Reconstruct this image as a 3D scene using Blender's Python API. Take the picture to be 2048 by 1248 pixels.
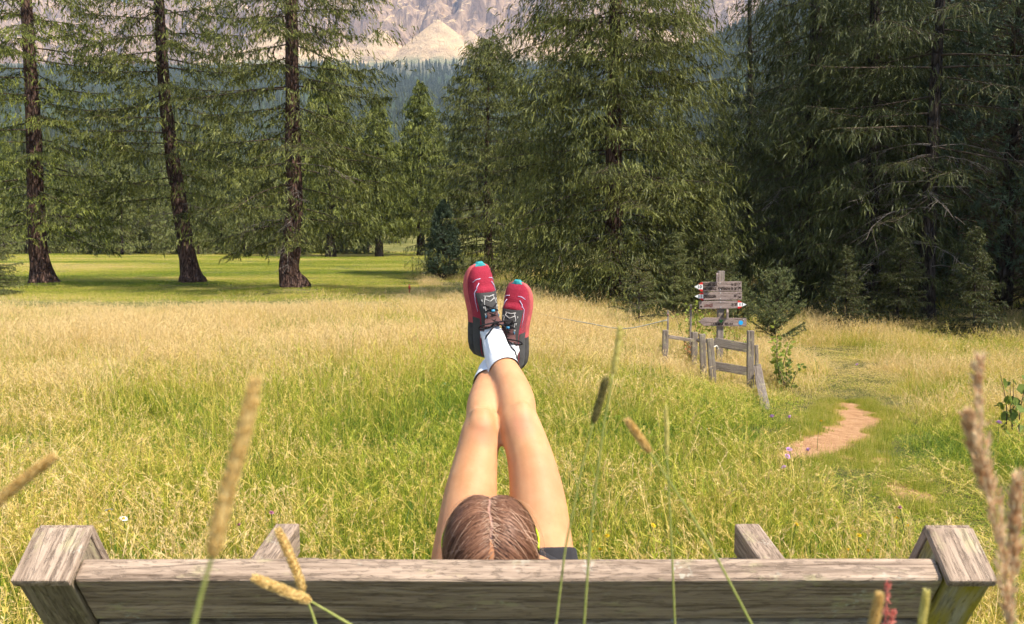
import bpy, bmesh, math, random
import numpy as np
from mathutils import Vector, Matrix

for o in list(bpy.data.objects):
    bpy.data.objects.remove(o)
SC = bpy.context.scene
COL = SC.collection
RNG = np.random.default_rng(7)
random.seed(7)
rad = math.radians

# ------------------------------------------------------------------ camera
CAM_Z = 1.43
PITCH = rad(4.96)
FPX = 1774.0                       # focal length in pixels of the 2048 wide photograph
cam_data = bpy.data.cameras.new('camera')
cam_data.sensor_width = 36.0
cam_data.lens = 36.0 * FPX / 2048.0
cam_data.clip_start = 0.02
cam_data.clip_end = 12000
cam_data.dof.use_dof = True
cam_data.dof.focus_distance = 4.5
cam_data.dof.aperture_fstop = 10.0
cam = bpy.data.objects.new('camera', cam_data)
COL.objects.link(cam)
cam.location = (0, 0, CAM_Z)
cam.rotation_euler = (rad(90) - PITCH, 0, 0)
SC.camera = cam

# ------------------------------------------------------------------ light
SUN_DIR = Vector((0.52, -0.33, 0.79)).normalized()      # towards the sun: right, a little behind the camera
SUN_EL = math.asin(SUN_DIR.z)
SUN_ROT = math.atan2(SUN_DIR.x, SUN_DIR.y)
world = bpy.data.worlds.new('World')
SC.world = world
world.use_nodes = True
wn = world.node_tree
wn.nodes.clear()
w_out = wn.nodes.new('ShaderNodeOutputWorld')
w_bg = wn.nodes.new('ShaderNodeBackground')
w_bg.inputs['Strength'].default_value = 0.12
w_sky = wn.nodes.new('ShaderNodeTexSky')
w_sky.sky_type = 'NISHITA'
w_sky.sun_disc = False
w_sky.sun_elevation = SUN_EL
w_sky.sun_rotation = SUN_ROT
w_sky.altitude = 1500
w_sky.air_density = 1.0
w_sky.dust_density = 0.8
w_tc = wn.nodes.new('ShaderNodeTexCoord')
w_no = wn.nodes.new('ShaderNodeTexNoise')
w_no.inputs['Scale'].default_value = 3.2
w_no.inputs['Detail'].default_value = 7
w_no.inputs['Roughness'].default_value = 0.55
w_rp = wn.nodes.new('ShaderNodeValToRGB')
w_rp.color_ramp.elements[0].position = 0.50
w_rp.color_ramp.elements[1].position = 0.68
w_mx = wn.nodes.new('ShaderNodeMix')
w_mx.data_type = 'RGBA'
w_mx.inputs[7].default_value = (6.5, 6.6, 6.8, 1)       # fair-weather cloud
wn.links.new(w_tc.outputs['Generated'], w_no.inputs['Vector'])
wn.links.new(w_no.outputs['Fac'], w_rp.inputs['Fac'])
wn.links.new(w_rp.outputs['Color'], w_mx.inputs[0])
wn.links.new(w_sky.outputs['Color'], w_mx.inputs[6])
wn.links.new(w_mx.outputs[2], w_bg.inputs['Color'])
wn.links.new(w_bg.outputs['Background'], w_out.inputs['Surface'])

sun_data = bpy.data.lights.new('sun', 'SUN')
sun_data.energy = 4.6
sun_data.angle = rad(0.55)
sun_data.color = (1.0, 0.93, 0.82)
sun = bpy.data.objects.new('sun', sun_data)
COL.objects.link(sun)
sun.location = (20, -15, 40)
sun.rotation_euler = (-SUN_DIR).to_track_quat('-Z', 'Y').to_euler()

vs = SC.view_settings
vs.view_transform = 'Standard'
vs.look = 'None'
vs.gamma = 1.0
vs.use_curve_mapping = False
vs.exposure = 1.0
cy = SC.cycles
cy.max_bounces = 4
cy.diffuse_bounces = 2
cy.glossy_bounces = 2
cy.transmission_bounces = 4
cy.transparent_max_bounces = 6
cy.volume_bounces = 0
cy.use_adaptive_sampling = True
cy.adaptive_threshold = 0.03
cy.use_denoising = True
cy.sample_clamp_indirect = 6.0

# ------------------------------------------------------------------ projection helpers (photo pixel -> place)
CP, SP = math.cos(PITCH), math.sin(PITCH)
def ray(u, v):
    a, b = (u - 1024.0) / FPX, -(v - 624.0) / FPX
    return np.array([a, CP + b * SP, -SP + b * CP])
def P(u, v, y):
    d = ray(u, v)
    t = y / d[1]
    return np.array([d[0] * t, y, CAM_Z + d[2] * t])
def sstep(a, b, x):
    t = np.clip((np.asarray(x, float) - a) / (b - a), 0, 1)
    return t * t * (3 - 2 * t)

# ------------------------------------------------------------------ numpy value noise
_PERM = np.random.default_rng(3).random((64, 64))
def vnoise(x, y):
    x = np.asarray(x, float); y = np.asarray(y, float)
    xi = np.floor(x).astype(int); yi = np.floor(y).astype(int)
    fx = x - xi; fy = y - yi
    fx = fx * fx * (3 - 2 * fx); fy = fy * fy * (3 - 2 * fy)
    a = _PERM[xi % 64, yi % 64]; b = _PERM[(xi + 1) % 64, yi % 64]
    c = _PERM[xi % 64, (yi + 1) % 64]; d = _PERM[(xi + 1) % 64, (yi + 1) % 64]
    return (a * (1 - fx) + b * fx) * (1 - fy) + (c * (1 - fx) + d * fx) * fy
def fbm(x, y, n=5, ridged=False):
    s = 0; a = 1.0; tot = 0
    for i in range(n):
        v = vnoise(x + 17.3 * i, y - 9.1 * i)
        if ridged: v = 1 - abs(2 * v - 1)
        s = s + a * v; tot += a
        x = x * 2.03; y = y * 2.03; a *= 0.5
    return s / tot

def ground_h(x, y):
    x = np.asarray(x, float); y = np.asarray(y, float)
    h = 0.05 * (vnoise(x * 0.35 + 3, y * 0.35) - 0.5) * sstep(3, 6, y)
    h = h - 0.40 * sstep(0.6, 3.6, x) * sstep(4.5, 9.5, y) * (1 - sstep(15, 26, y) * (1 - sstep(4, 12, x)))
    h = h + 0.30 * sstep(28, 45, y) * (1 - sstep(-4, 6, x))
    h = h + 1.5 * sstep(52, 80, y) * np.exp(-((x + 8.5) / 7.0) ** 2) * (1 - sstep(95, 140, y))
    h = h - 7.0 * sstep(130, 300, np.hypot(x, y))
    for (tx, ty, hh) in TREE_MOUNDS:
        h = h + hh * np.exp(-((x - tx) ** 2 + (y - ty) ** 2) / 0.9)
    return h
TREE_MOUNDS = []
def gx(u, y): return (u - 1024.0) / FPX * y
for (u, y) in ((80, 24.9), (375, 25.3), (585, 22.3)):
    TREE_MOUNDS.append((gx(u, y), y, 0.12))
def G(u, v):
    d = ray(u, v)
    y = 1.43 / max(1e-4, -d[2]) * d[1]
    for _ in range(30):
        x = d[0] * y / d[1]
        z = float(ground_h(x, y))
        y = 0.5 * y + 0.5 * (CAM_Z - z) / max(1e-4, -d[2]) * d[1]
    return np.array([d[0] * y / d[1], y, float(ground_h(d[0] * y / d[1], y))])

# ------------------------------------------------------------------ mesh helpers
class MB:
    def __init__(self):
        self.v = []; self.q = []; self.t = []; self.n = 0; self.qm = []; self.tm = []; self.attr = {}
    def add(self, verts, quads=None, tris=None, mat=0, **attrs):
        verts = np.asarray(verts, np.float32).reshape(-1, 3)
        if quads is not None and len(quads):
            q = np.asarray(quads, np.int32).reshape(-1, 4) + self.n
            self.q.append(q); self.qm.append(np.full(len(q), mat, np.int32))
        if tris is not None and len(tris):
            t = np.asarray(tris, np.int32).reshape(-1, 3) + self.n
            self.t.append(t); self.tm.append(np.full(len(t), mat, np.int32))
        for k, a in attrs.items():
            self.attr.setdefault(k, []).append(np.broadcast_to(np.asarray(a, np.float32), (len(verts),)))
        self.v.append(verts); self.n += len(verts)
    def mesh(self, name, mats, smooth=True):
        me = bpy.data.meshes.new(name)
        v = np.concatenate(self.v) if self.v else np.zeros((0, 3), np.float32)
        q = np.concatenate(self.q) if self.q else np.zeros((0, 4), np.int32)
        t = np.concatenate(self.t) if self.t else np.zeros((0, 3), np.int32)
        me.vertices.add(len(v)); me.vertices.foreach_set('co', v.ravel())
        nl = q.size + t.size
        me.loops.add(nl)
        me.loops.foreach_set('vertex_index', np.concatenate([q.ravel(), t.ravel()]).astype(np.int32))
        me.polygons.add(len(q) + len(t))
        ls = np.concatenate([np.arange(len(q)) * 4, q.size + np.arange(len(t)) * 3]).astype(np.int32)
        me.polygons.foreach_set('loop_start', ls)
        mi = np.concatenate(self.qm + self.tm) if (self.qm or self.tm) else np.zeros(0, np.int32)
        me.polygons.foreach_set('material_index', mi.astype(np.int32))
        me.polygons.foreach_set('use_smooth', np.full(len(q) + len(t), smooth))
        for m in (mats if isinstance(mats, (list, tuple)) else [mats]):
            me.materials.append(m)
        for k, a in self.attr.items():
            at = me.attributes.new(k, 'FLOAT', 'POINT')
            at.data.foreach_set('value', np.concatenate(a).astype(np.float32))
        me.update(calc_edges=True)
        me.validate()
        return me
    def obj(self, name, mats, parent=None, smooth=True, loc=None):
        return link(bpy.data.objects.new(name, self.mesh(name, mats, smooth)), parent, loc)

def link(o, parent=None, loc=None):
    COL.objects.link(o)
    if parent is not None: o.parent = parent
    if loc is not None: o.location = loc
    return o
def tag(o, label=None, cat=None, group=None, kind=None):
    if label: o['label'] = label
    if cat: o['category'] = cat
    if group: o['group'] = group
    if kind: o['kind'] = kind
    return o
def empty(name, loc, label, cat, group=None, rz=0.0):
    o = bpy.data.objects.new(name, None)
    o.empty_display_size = 0.2
    COL.objects.link(o)
    o.location = loc; o.rotation_euler = (0, 0, rz)
    return tag(o, label, cat, group)

def unit(a):
    a = np.asarray(a, float)
    return a / np.maximum(np.linalg.norm(a, axis=-1, keepdims=True), 1e-9)
def tube_geo(pts, r, sides=6, cap=True, aspect=None, ref=None):
    """tube along pts, radius r (array); aspect: second radius factor; ref: vector that fixes the section's first axis"""
    pts = np.asarray(pts, float); n = len(pts)
    r = np.broadcast_to(np.asarray(r, float), (n,))
    asp = np.ones(n) if aspect is None else np.broadcast_to(np.asarray(aspect, float), (n,))
    tg = np.gradient(pts, axis=0); tg = unit(tg)
    if ref is None:
        ref = np.array([0, 0, 1.0]) if abs(tg[0][2]) < 0.8 else np.array([1.0, 0, 0])
    u = np.asarray(ref, float)
    A = np.zeros((n, 3)); B = np.zeros((n, 3))
    for i in range(n):
        u = u - tg[i] * np.dot(u, tg[i]); u = u / max(np.linalg.norm(u), 1e-9)
        A[i] = u; B[i] = np.cross(tg[i], u)
    ang = np.linspace(0, 2 * np.pi, sides, endpoint=False)
    V = (pts[:, None, :] + A[:, None, :] * (np.cos(ang)[None, :, None] * r[:, None, None])
         + B[:, None, :] * (np.sin(ang)[None, :, None] * (r * asp)[:, None, None])).reshape(-1, 3)
    i = np.arange(n - 1)[:, None] * sides; k = np.arange(sides)[None, :]; k2 = (k + 1) % sides
    Q = np.stack([i + k, i + k2, i + sides + k2, i + sides + k], -1).reshape(-1, 4)
    T = []
    if cap:
        V = np.concatenate([V, pts[:1], pts[-1:]])
        c0, c1 = n * sides, n * sides + 1
        for kk in range(sides):
            T.append((c0, (kk + 1) % sides, kk)); b = (n - 1) * sides
            T.append((c1, b + kk, b + (kk + 1) % sides))
    return V, Q, np.array(T, np.int32).reshape(-1, 3)
def add_tube(mb, pts, r, sides=6, cap=True, mat=0, aspect=None, ref=None, **at):
    V, Q, T = tube_geo(pts, r, sides, cap, aspect, ref)
    mb.add(V, Q, T, mat, **at)
def smooth_path(pts, n):
    """Catmull-Rom through rows of pts (any number of columns)"""
    pts = np.asarray(pts, float); m = len(pts)
    out = []
    ts = np.linspace(0, m - 1, n)
    ext = np.vstack([2 * pts[0] - pts[1], pts, 2 * pts[-1] - pts[-2]])
    for t in ts:
        i = min(int(t), m - 2); f = t - i
        p0, p1, p2, p3 = ext[i], ext[i + 1], ext[i + 2], ext[i + 3]
        out.append(0.5 * ((2 * p1) + (-p0 + p2) * f + (2 * p0 - 5 * p1 + 4 * p2 - p3) * f * f + (-p0 + 3 * p1 - 3 * p2 + p3) * f ** 3))
    return np.array(out)
def plank(name, size, loc, rot, mat, parent=None, bevel=0.004, seg=2, wob=0.0, cuts=0, kind_mesh=None):
    """a board: grain along local X, size (L, W, T), rot a 3x3 Matrix or euler"""
    bm = bmesh.new()
    bmesh.ops.create_cube(bm, size=1.0)
    bmesh.ops.scale(bm, vec=size, verts=bm.verts)
    if cuts:
        es = [e for e in bm.edges if abs((e.verts[0].co - e.verts[1].co).normalized().x) > 0.9]
        bmesh.ops.subdivide_edges(bm, edges=es, cuts=cuts)
    es = [e for e in bm.edges if e.calc_face_angle(0) > 0.5]
    bmesh.ops.bevel(bm, geom=es, offset=bevel, segments=seg, affect='EDGES', profile=0.6)
    if wob:
        ph = random.random() * 50
        for v in bm.verts:
            v.co.y += wob * (float(vnoise(v.co.x * 3 + ph, 1.3)) - 0.5) * 2
            v.co.z += wob * (float(vnoise(v.co.x * 3 + ph, 7.7)) - 0.5) * 2
    me = bpy.data.meshes.new(name)
    bm.to_mesh(me); bm.free()
    for p in me.polygons: p.use_smooth = False
    me.materials.append(mat)
    o = bpy.data.objects.new(name, me)
    COL.objects.link(o)
    R = rot if isinstance(rot, Matrix) else Matrix.Identity(3)
    M = R.to_4x4(); M.translation = Vector(loc)
    if parent is not None:
        o.parent = parent
        pm = Matrix.LocRotScale(parent.location, parent.rotation_euler, parent.scale)
        o.matrix_local = pm.inverted() @ M
    else:
        o.matrix_local = M
    return o
def frame(xd, zd):
    """rotation with local X along xd and local Z near zd"""
    x = Vector(xd).normalized(); z = Vector(zd); z = (z - x * z.dot(x)).normalized(); y = z.cross(x)
    return Matrix((x, y, z)).transposed()

# ------------------------------------------------------------------ material helpers
class NT:
    def __init__(self, name):
        self.m = bpy.data.materials.new(name); self.m.use_nodes = True
        self.t = self.m.node_tree; self.t.nodes.clear()
        self.out = self.n('ShaderNodeOutputMaterial')
    def n(self, typ, **kw):
        nd = self.t.nodes.new(typ)
        for k, v in kw.items(): setattr(nd, k, v)
        return nd
    def L(self, a, b): self.t.links.new(a, b)
    def coord(self, which='Object', scale=(1, 1, 1)):
        tc = self.n('ShaderNodeTexCoord'); mp = self.n('ShaderNodeMapping')
        mp.inputs['Scale'].default_value = scale
        self.L(tc.outputs[which], mp.inputs['Vector']); return mp.outputs['Vector']
    def noise(self, vec, scale, detail=4, rough=0.55, dist=0.0):
        nd = self.n('ShaderNodeTexNoise')
        nd.inputs['Scale'].default_value = scale; nd.inputs['Detail'].default_value = detail
        nd.inputs['Roughness'].default_value = rough; nd.inputs['Distortion'].default_value = dist
        if vec is not None: self.L(vec, nd.inputs['Vector'])
        return nd.outputs['Fac']
    def ramp(self, fac, stops, interp='LINEAR'):
        nd = self.n('ShaderNodeValToRGB'); cr = nd.color_ramp; cr.interpolation = interp
        while len(cr.elements) < len(stops): cr.elements.new(0.5)
        for e, (p, c) in zip(cr.elements, stops):
            e.position = p; e.color = (c[0], c[1], c[2], 1) if hasattr(c, '__len__') else (c, c, c, 1)
        self.L(fac, nd.inputs['Fac']); return nd.outputs['Color']
    def mix(self, fac, a, b, mode='MIX'):
        nd = self.n('ShaderNodeMix', data_type='RGBA', blend_type=mode)
        for s, i in ((fac, 0), (a, 6), (b, 7)):
            if hasattr(s, 'links'): self.L(s, nd.inputs[i])
            elif i == 0: nd.inputs[0].default_value = s
            else: nd.inputs[i].default_value = (s[0], s[1], s[2], 1)
        return nd.outputs[2]
    def math(self, op, a, b=None, c=None):
        nd = self.n('ShaderNodeMath', operation=op)
        for i, s in enumerate((a, b, c)):
            if s is None: continue
            if hasattr(s, 'links'): self.L(s, nd.inputs[i])
            else: nd.inputs[i].default_value = s
        return nd.outputs[0]
    def attr(self, name, typ='GEOMETRY'):
        nd = self.n('ShaderNodeAttribute', attribute_name=name, attribute_type=typ); return nd.outputs['Fac']
    def bump(self, h, strength=0.4, dist=0.01):
        nd = self.n('ShaderNodeBump'); nd.inputs['Strength'].default_value = strength
        nd.inputs['Distance'].default_value = dist; self.L(h, nd.inputs['Height']); return nd.outputs['Normal']
    def pbr(self, col, rough=0.7, normal=None, spec=0.3, sss=0.0, sss_r=None, sheen=0.0, finish=True):
        nd = self.n('ShaderNodeBsdfPrincipled')
        if hasattr(col, 'links'): self.L(col, nd.inputs['Base Color'])
        else: nd.inputs['Base Color'].default_value = (*col, 1)
        if hasattr(rough, 'links'): self.L(rough, nd.inputs['Roughness'])
        else: nd.inputs['Roughness'].default_value = rough
        nd.inputs['Specular IOR Level'].default_value = spec
        if sss:
            nd.inputs['Subsurface Weight'].default_value = sss
            nd.inputs['Subsurface Radius'].default_value = sss_r or (0.02, 0.008, 0.004)
            nd.inputs['Subsurface Scale'].default_value = 0.6
        if sheen: nd.inputs['Sheen Weight'].default_value = sheen
        if normal is not None: self.L(normal, nd.inputs['Normal'])
        if finish: self.L(nd.outputs[0], self.out.inputs['Surface'])
        return nd.outputs[0]
    def leaf(self, col, trans=0.35, rough=0.6, spec=0.2, tcol=None):
        p = self.pbr(col, rough, spec=spec, finish=False)
        tr = self.n('ShaderNodeBsdfTranslucent')
        c = tcol if tcol is not None else col
        if hasattr(c, 'links'): self.L(c, tr.inputs['Color'])
        else: tr.inputs['Color'].default_value = (*c, 1)
        mx = self.n('ShaderNodeMixShader'); mx.inputs[0].default_value = trans
        self.L(p, mx.inputs[1]); self.L(tr.outputs[0], mx.inputs[2]); self.L(mx.outputs[0], self.out.inputs['Surface'])

def plain(name, col, rough=0.7, spec=0.3, var=0.15, scale=30.0):
    t = NT(name); n = t.noise(t.coord(), scale, 4)
    lo = tuple(c * (1 - var) for c in col); hi = tuple(min(1, c * (1 + var)) for c in col)
    t.pbr(t.ramp(n, [(0.3, lo), (0.7, hi)]), rough, spec=spec); return t.m

def weathered_wood(name, base=(0.40, 0.335, 0.29), dark=(0.17, 0.14, 0.115), lichen=0.5, lichen_bounce=0.0, lichen_bounce_col=(0.30, 0.24, 0.02)):
    t = NT(name)
    v = t.coord('Object', (1.2, 22, 22)); v2 = t.coord('Object', (1, 1, 1)); v3 = t.coord('Object', (3, 70, 70))
    info = t.n('ShaderNodeObjectInfo')
    off = t.n('ShaderNodeVectorMath', operation='ADD'); t.L(v, off.inputs[0])
    cmb = t.n('ShaderNodeCombineXYZ'); sc = t.math('MULTIPLY', info.outputs['Random'], 37.0)
    for i in range(3): t.L(sc, cmb.inputs[i])
    t.L(cmb.outputs[0], off.inputs[1])
    g = t.noise(off.outputs[0], 1.6, 8, 0.65, 1.2)
    fine = t.noise(v3, 2.0, 5, 0.7, 0.3)
    col = t.ramp(g, [(0.30, dark), (0.44, tuple(0.6 * a + 0.4 * b for a, b in zip(base, dark))), (0.58, base), (0.75, tuple(min(1, a * 1.25) for a in base))])
    col = t.mix(t.math('MULTIPLY', fine, 0.55), col, tuple(c * 0.35 for c in dark), 'MIX') if False else t.mix(0.8, col, t.ramp(fine, [(0.30, (0.25, 0.22, 0.20)), (0.52, (1, 1, 1))]), 'MULTIPLY')
    crack = t.ramp(g, [(0.33, 0.0), (0.37, 1.0)])
    crack2 = t.ramp(t.noise(off.outputs[0], 0.9, 3, 0.5, 0.6), [(0.492, 1.0), (0.498, 0.3), (0.502, 0.3), (0.508, 1.0)])
    col = t.mix(0.35, col, crack2, 'MULTIPLY')
    if lichen > 0:
        ln = t.noise(t.coord('Object', (2.2, 6, 6)), 4.0, 5, 0.6)
        ln2 = t.noise(v2, 55.0, 3, 0.6)
        msk = t.math('MULTIPLY', t.ramp(ln, [(0.60 - 0.05 * lichen, 0.0), (0.66, 1.0)]), t.ramp(ln2, [(0.40, 0.0), (0.58, 1.0)]))
        col = t.mix(t.math('MULTIPLY', msk, 0.6), col, (0.46, 0.40, 0.21))
        wl = t.math('MULTIPLY', t.ramp(t.noise(v2, 9.0, 3), [(0.62, 0.0), (0.68, 1.0)]), t.ramp(t.noise(v2, 120.0, 2), [(0.52, 0.0), (0.6, 1.0)]))
        col = t.mix(t.math('MULTIPLY', wl, 0.55), col, (0.50, 0.48, 0.38))
    if lichen_bounce > 0:
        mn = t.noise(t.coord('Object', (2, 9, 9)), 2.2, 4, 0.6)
        col = t.mix(t.ramp(mn, [(0.62 - 0.35 * lichen_bounce, 0.0), (0.75 - 0.3 * lichen_bounce, 1.0)]), col, lichen_bounce_col)  # yellow lichen tone with bounced grass light painted in
    pit = t.ramp(t.noise(t.coord('Object', (14, 60, 60)), 2.4, 4, 0.65), [(0.36, 0.35), (0.46, 1.0)])
    col = t.mix(0.42, col, pit, 'MULTIPLY')
    h = t.math('ADD', t.math('MULTIPLY', g, 0.7), t.math('MULTIPLY', fine, 0.3))
    h = t.math('MULTIPLY', t.math('MULTIPLY', h, crack2), pit)
    t.pbr(col, 0.86, t.bump(h, 0.75, 0.006), spec=0.15)
    return t.m

# ------------------------------------------------------------------ terrain
def mat_ground():
    t = NT('meadow_soil'); geo = t.n('ShaderNodeNewGeometry'); pos = geo.outputs['Position']
    mow = t.attr('mown')
    big = t.noise(pos, 0.25, 5, 0.6); mid = t.noise(pos, 1.7, 5, 0.65); fine = t.noise(pos, 22.0, 6, 0.75)
    st = t.n('ShaderNodeMapping'); st.inputs['Scale'].default_value = (0.16, 1.1, 1.0); st.inputs['Rotation'].default_value = (0, 0, rad(12)); t.L(pos, st.inputs['Vector'])
    streak = t.noise(st.outputs[0], 1.3, 4, 0.6)
    soil = t.ramp(fine, [(0.3, (0.06, 0.062, 0.018)), (0.55, (0.115, 0.11, 0.034)), (0.75, (0.20, 0.17, 0.06))])
    lawn = t.ramp(fine, [(0.25, (0.075, 0.080, 0.020)), (0.5, (0.13, 0.130, 0.036)), (0.8, (0.24, 0.21, 0.08))])
    dry = t.ramp(t.math('ADD', t.math('MULTIPLY', streak, 0.6), t.math('MULTIPLY', mid, 0.5)), [(0.52, 0.0), (0.68, 0.75)])
    lawn = t.mix(dry, lawn, (0.33, 0.28, 0.11))
    lawn = t.mix(0.5, lawn, t.ramp(big, [(0.3, (0.78, 0.85, 0.75)), (0.7, (1.15, 1.1, 1.0))]), 'MULTIPLY')
    col = t.mix(mow, soil, lawn)
    t.pbr(col, 0.9, t.bump(fine, 0.8, 0.04), spec=0.1)
    return t.m
def spaced(lo, hi, fine, step):
    a = [0.0]; s = step
    while a[-1] < hi:
        a.append(a[-1] + s)
        if a[-1] > fine: s *= 1.16
    b = [0.0]; s = step
    while b[-1] > lo:
        b.append(b[-1] - s)
        if b[-1] < -fine: s *= 1.16
    return np.array(b[::-1][:-1] + a)
def mown_mask(x, y):
    m = sstep(16.2, 17.2, y + 0.9 * (vnoise(x * 0.5, y * 0.5) - 0.5) + 0.03 * x) * (1 - sstep(-0.8, 0.2, x + 0.098 * y - 0.3 * np.sin(y * 0.6)))
    return np.maximum(m, sstep(44, 52, y))
def grid_mesh(xs, ys, hfun):
    X, Y = np.meshgrid(xs, ys, indexing='ij'); Z = hfun(X, Y)
    V = np.stack([X, Y, Z], -1).reshape(-1, 3)
    nx, ny = len(xs), len(ys)
    i = np.arange(nx - 1)[:, None] * ny; j = np.arange(ny - 1)[None, :]
    Q = np.stack([i + j, i + ny + j, i + ny + j + 1, i + j + 1], -1).reshape(-1, 4)
    return V, Q, X, Y
xs = spaced(-3300, 3300, 16, 0.32); ys = spaced(-3300, 3300, 34, 0.36)
V, Q, X, Y = grid_mesh(xs, ys, ground_h)
mb = MB(); mb.add(V, Q, mown=mown_mask(X, Y).ravel())
tag(mb.obj('ground', mat_ground()), kind='structure')

# bare earth of the footpath: a thin sheet over the ground, ragged edge
def soil_mask(u, v):
    u = np.asarray(u, float); v = np.asarray(v, float)
    m = np.full_like(u, -99.0)
    for (a, b, c, d, w) in ((1700, 828, 1712, 850, 30), (1712, 850, 1670, 884, 40), (1670, 884, 1600, 905, 36), (1600, 905, 1540, 918, 18), (1540, 918, 1500, 930, 8), (1700, 828, 1690, 812, 10), (1740, 928, 1762, 926, 14), (1660, 910, 1740, 928, 5), (1762, 926, 1800, 985, 4), (1800, 985, 1835, 1002, 22), (1850, 1020, 1838, 1004, 12), (1555, 730, 1570, 736, 4)):
        e = np.array([b, d])
        px, py = u - a, (v - b) * 2.0
        ex, ey = c - a, (d - b) * 2.0
        tt = np.clip((px * ex + py * ey) / (ex * ex + ey * ey + 1e-6), 0, 1)
        dd = np.hypot(px - tt * ex, py - tt * ey)
        m = np.maximum(m, 1 - dd / (w * 1.5))
    return m
def to_px(x, y, z):
    dx, dy, dz = x, y, z - CAM_Z
    f = dy * CP - dz * SP; upc = dy * SP + dz * CP
    return 1024 + FPX * dx / f, 624 - FPX * upc / f
def path_near(x, y):
    """0..1 how trampled the ground is"""
    pts = np.array([G(1640, 700)[:2], G(1720, 745)[:2], G(1708, 840)[:2], G(1660, 880)[:2], G(1700, 925)[:2], G(1820, 1000)[:2], G(1950, 1070)[:2]])
    d = np.full(np.shape(x), 1e9)
    for a, b in zip(pts[:-1], pts[1:]):
        e = b - a; tt = np.clip(((x - a[0]) * e[0] + (y - a[1]) * e[1]) / (e @ e), 0, 1)
        d = np.minimum(d, np.hypot(x - a[0] - tt * e[0], y - a[1] - tt * e[1]))
    return 1 - sstep(0.3, 1.05, d)
def soil_at(x, y):
    u, v = to_px(x, y, ground_h(x, y))
    return soil_mask(u, v) + 1.1 * (fbm(x * 4, y * 4, 4) - 0.5)
pxs = np.arange(1.5, 5.4, 0.035); pys = np.arange(4.2, 9.6, 0.035)
V, Q, X, Y = grid_mesh(pxs, pys, lambda x, y: ground_h(x, y) + 0.008 + 0.02 * (fbm(x * 6, y * 6, 4) - 0.5))
sm = soil_at(X, Y)
keep = sm.reshape(-1)[Q].mean(1) > 0.06
used = np.unique(Q[keep]); remap = -np.ones(len(V), int); remap[used] = np.arange(len(used))
mb = MB(); mb.add(V[used], remap[Q[keep]])
t = NT('dry_earth'); pos = t.n('ShaderNodeNewGeometry').outputs['Position']
n1 = t.noise(pos, 9, 6, 0.7); n2 = t.noise(pos, 60, 3, 0.6)
c = t.ramp(n1, [(0.3, (0.32, 0.165, 0.08)), (0.5, (0.45, 0.25, 0.125)), (0.72, (0.57, 0.35, 0.19))])
c = t.mix(0.5, c, t.ramp(n2, [(0.3, (0.6, 0.55, 0.5)), (0.55, (1, 1, 1))]), 'MULTIPLY')
t.pbr(c, 0.95, t.bump(t.math('ADD', n1, n2), 0.7, 0.03), spec=0.1)
tag(mb.obj('path', t.m), kind='structure')

# ------------------------------------------------------------------ far hills, mountain
def hill_h(x, y):
    r = np.interp(y, [150, 300, 450, 700, 1000, 1400, 1750, 1900], [-12, 2, 26, 75, 150, 250, 330, 352])
    r = r + 165 * sstep(30, 330, x - 0.10 * y) * sstep(180, 520, y) * (1 - 0.55 * sstep(900, 1700, y))
    r = r + 22 * (fbm(x * 0.006, y * 0.006, 4) - 0.5) * sstep(200, 500, y)
    r = r - 25 * np.exp(-((x + 150) / 200.0) ** 2) * sstep(300, 800, y) * (1 - sstep(1500, 1800, y))
    return r
V, Q, X, Y = grid_mesh(np.linspace(-1900, 1900, 110), np.linspace(160, 1930, 70), hill_h)
mb = MB(); mb.add(V, Q)
t = NT('hill_ground'); pos = t.n('ShaderNodeNewGeometry').outputs['Position']
hz_ = t.n('ShaderNodeSeparateXYZ'); t.L(pos, hz_.inputs[0])
hg = t.ramp(t.noise(pos, 0.02, 5, 0.6), [(0.35, (0.035, 0.050, 0.02)), (0.7, (0.07, 0.085, 0.035))])
hb_ = t.ramp(t.math('ADD', t.math('MULTIPLY', t.math('SUBTRACT', hz_.outputs['Z'], 250), 0.01), t.math('MULTIPLY', t.noise(pos, 0.008, 4), 0.5)), [(0.55, 0.0), (0.85, 1.0)])
t.pbr(t.mix(hb_, hg, (0.15, 0.135, 0.085)), 0.95, spec=0.05)
tag(mb.obj('hill', t.m), kind='structure')

def mountain_h(x, y):
    d = y - 1900.0
    wall = np.interp(d, [-40, 0, 90, 150, 230, 300, 420, 560, 800], [330, 345, 392, 425, 520, 600, 690, 735, 640])
    ridge = fbm(x * 0.0050 + 5, y * 0.0018, 6, True)
    gul = fbm(x * 0.016 + 2, y * 0.004 + 9, 5, True)
    w = wall + sstep(120, 260, d) * ((ridge - 0.55) * 190 + (gul - 0.55) * 95)
    w = w + sstep(90, 200, d) * (fbm(x * 0.05, y * 0.05, 4) - 0.5) * 46
    # scree cones running out of the gullies
    for (cx, cd, top, sl) in ((-166, 150, 488, 0.80), (-95, 140, 462, 0.9), (-300, 150, 468, 0.85), (20, 150, 470, 0.85), (-520, 160, 480, 0.8), (180, 150, 470, 0.8), (330, 160, 480, .8)):
        rr = np.hypot((x - cx) * 1.0, (d - cd) * 1.15)
        w = np.maximum(w, np.where(d < cd + 60, top - sl * rr + 4 * (fbm(x * 0.03, y * 0.03, 3) - 0.5), -999))
    # lower shoulders at both sides
    w = w - 130 * sstep(560, 1000, -x) - 60 * sstep(500, 800, x)
    return w
V, Q, X, Y = grid_mesh(np.linspace(-1500, 1500, 420), np.linspace(1870, 2620, 170), mountain_h)
mb = MB(); mb.add(V, Q)
t = NT('dolomite_rock'); geo = t.n('ShaderNodeNewGeometry'); pos = geo.outputs['Position']
sep = t.n('ShaderNodeSeparateXYZ'); t.L(geo.outputs['True Normal'], sep.inputs[0])
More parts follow.
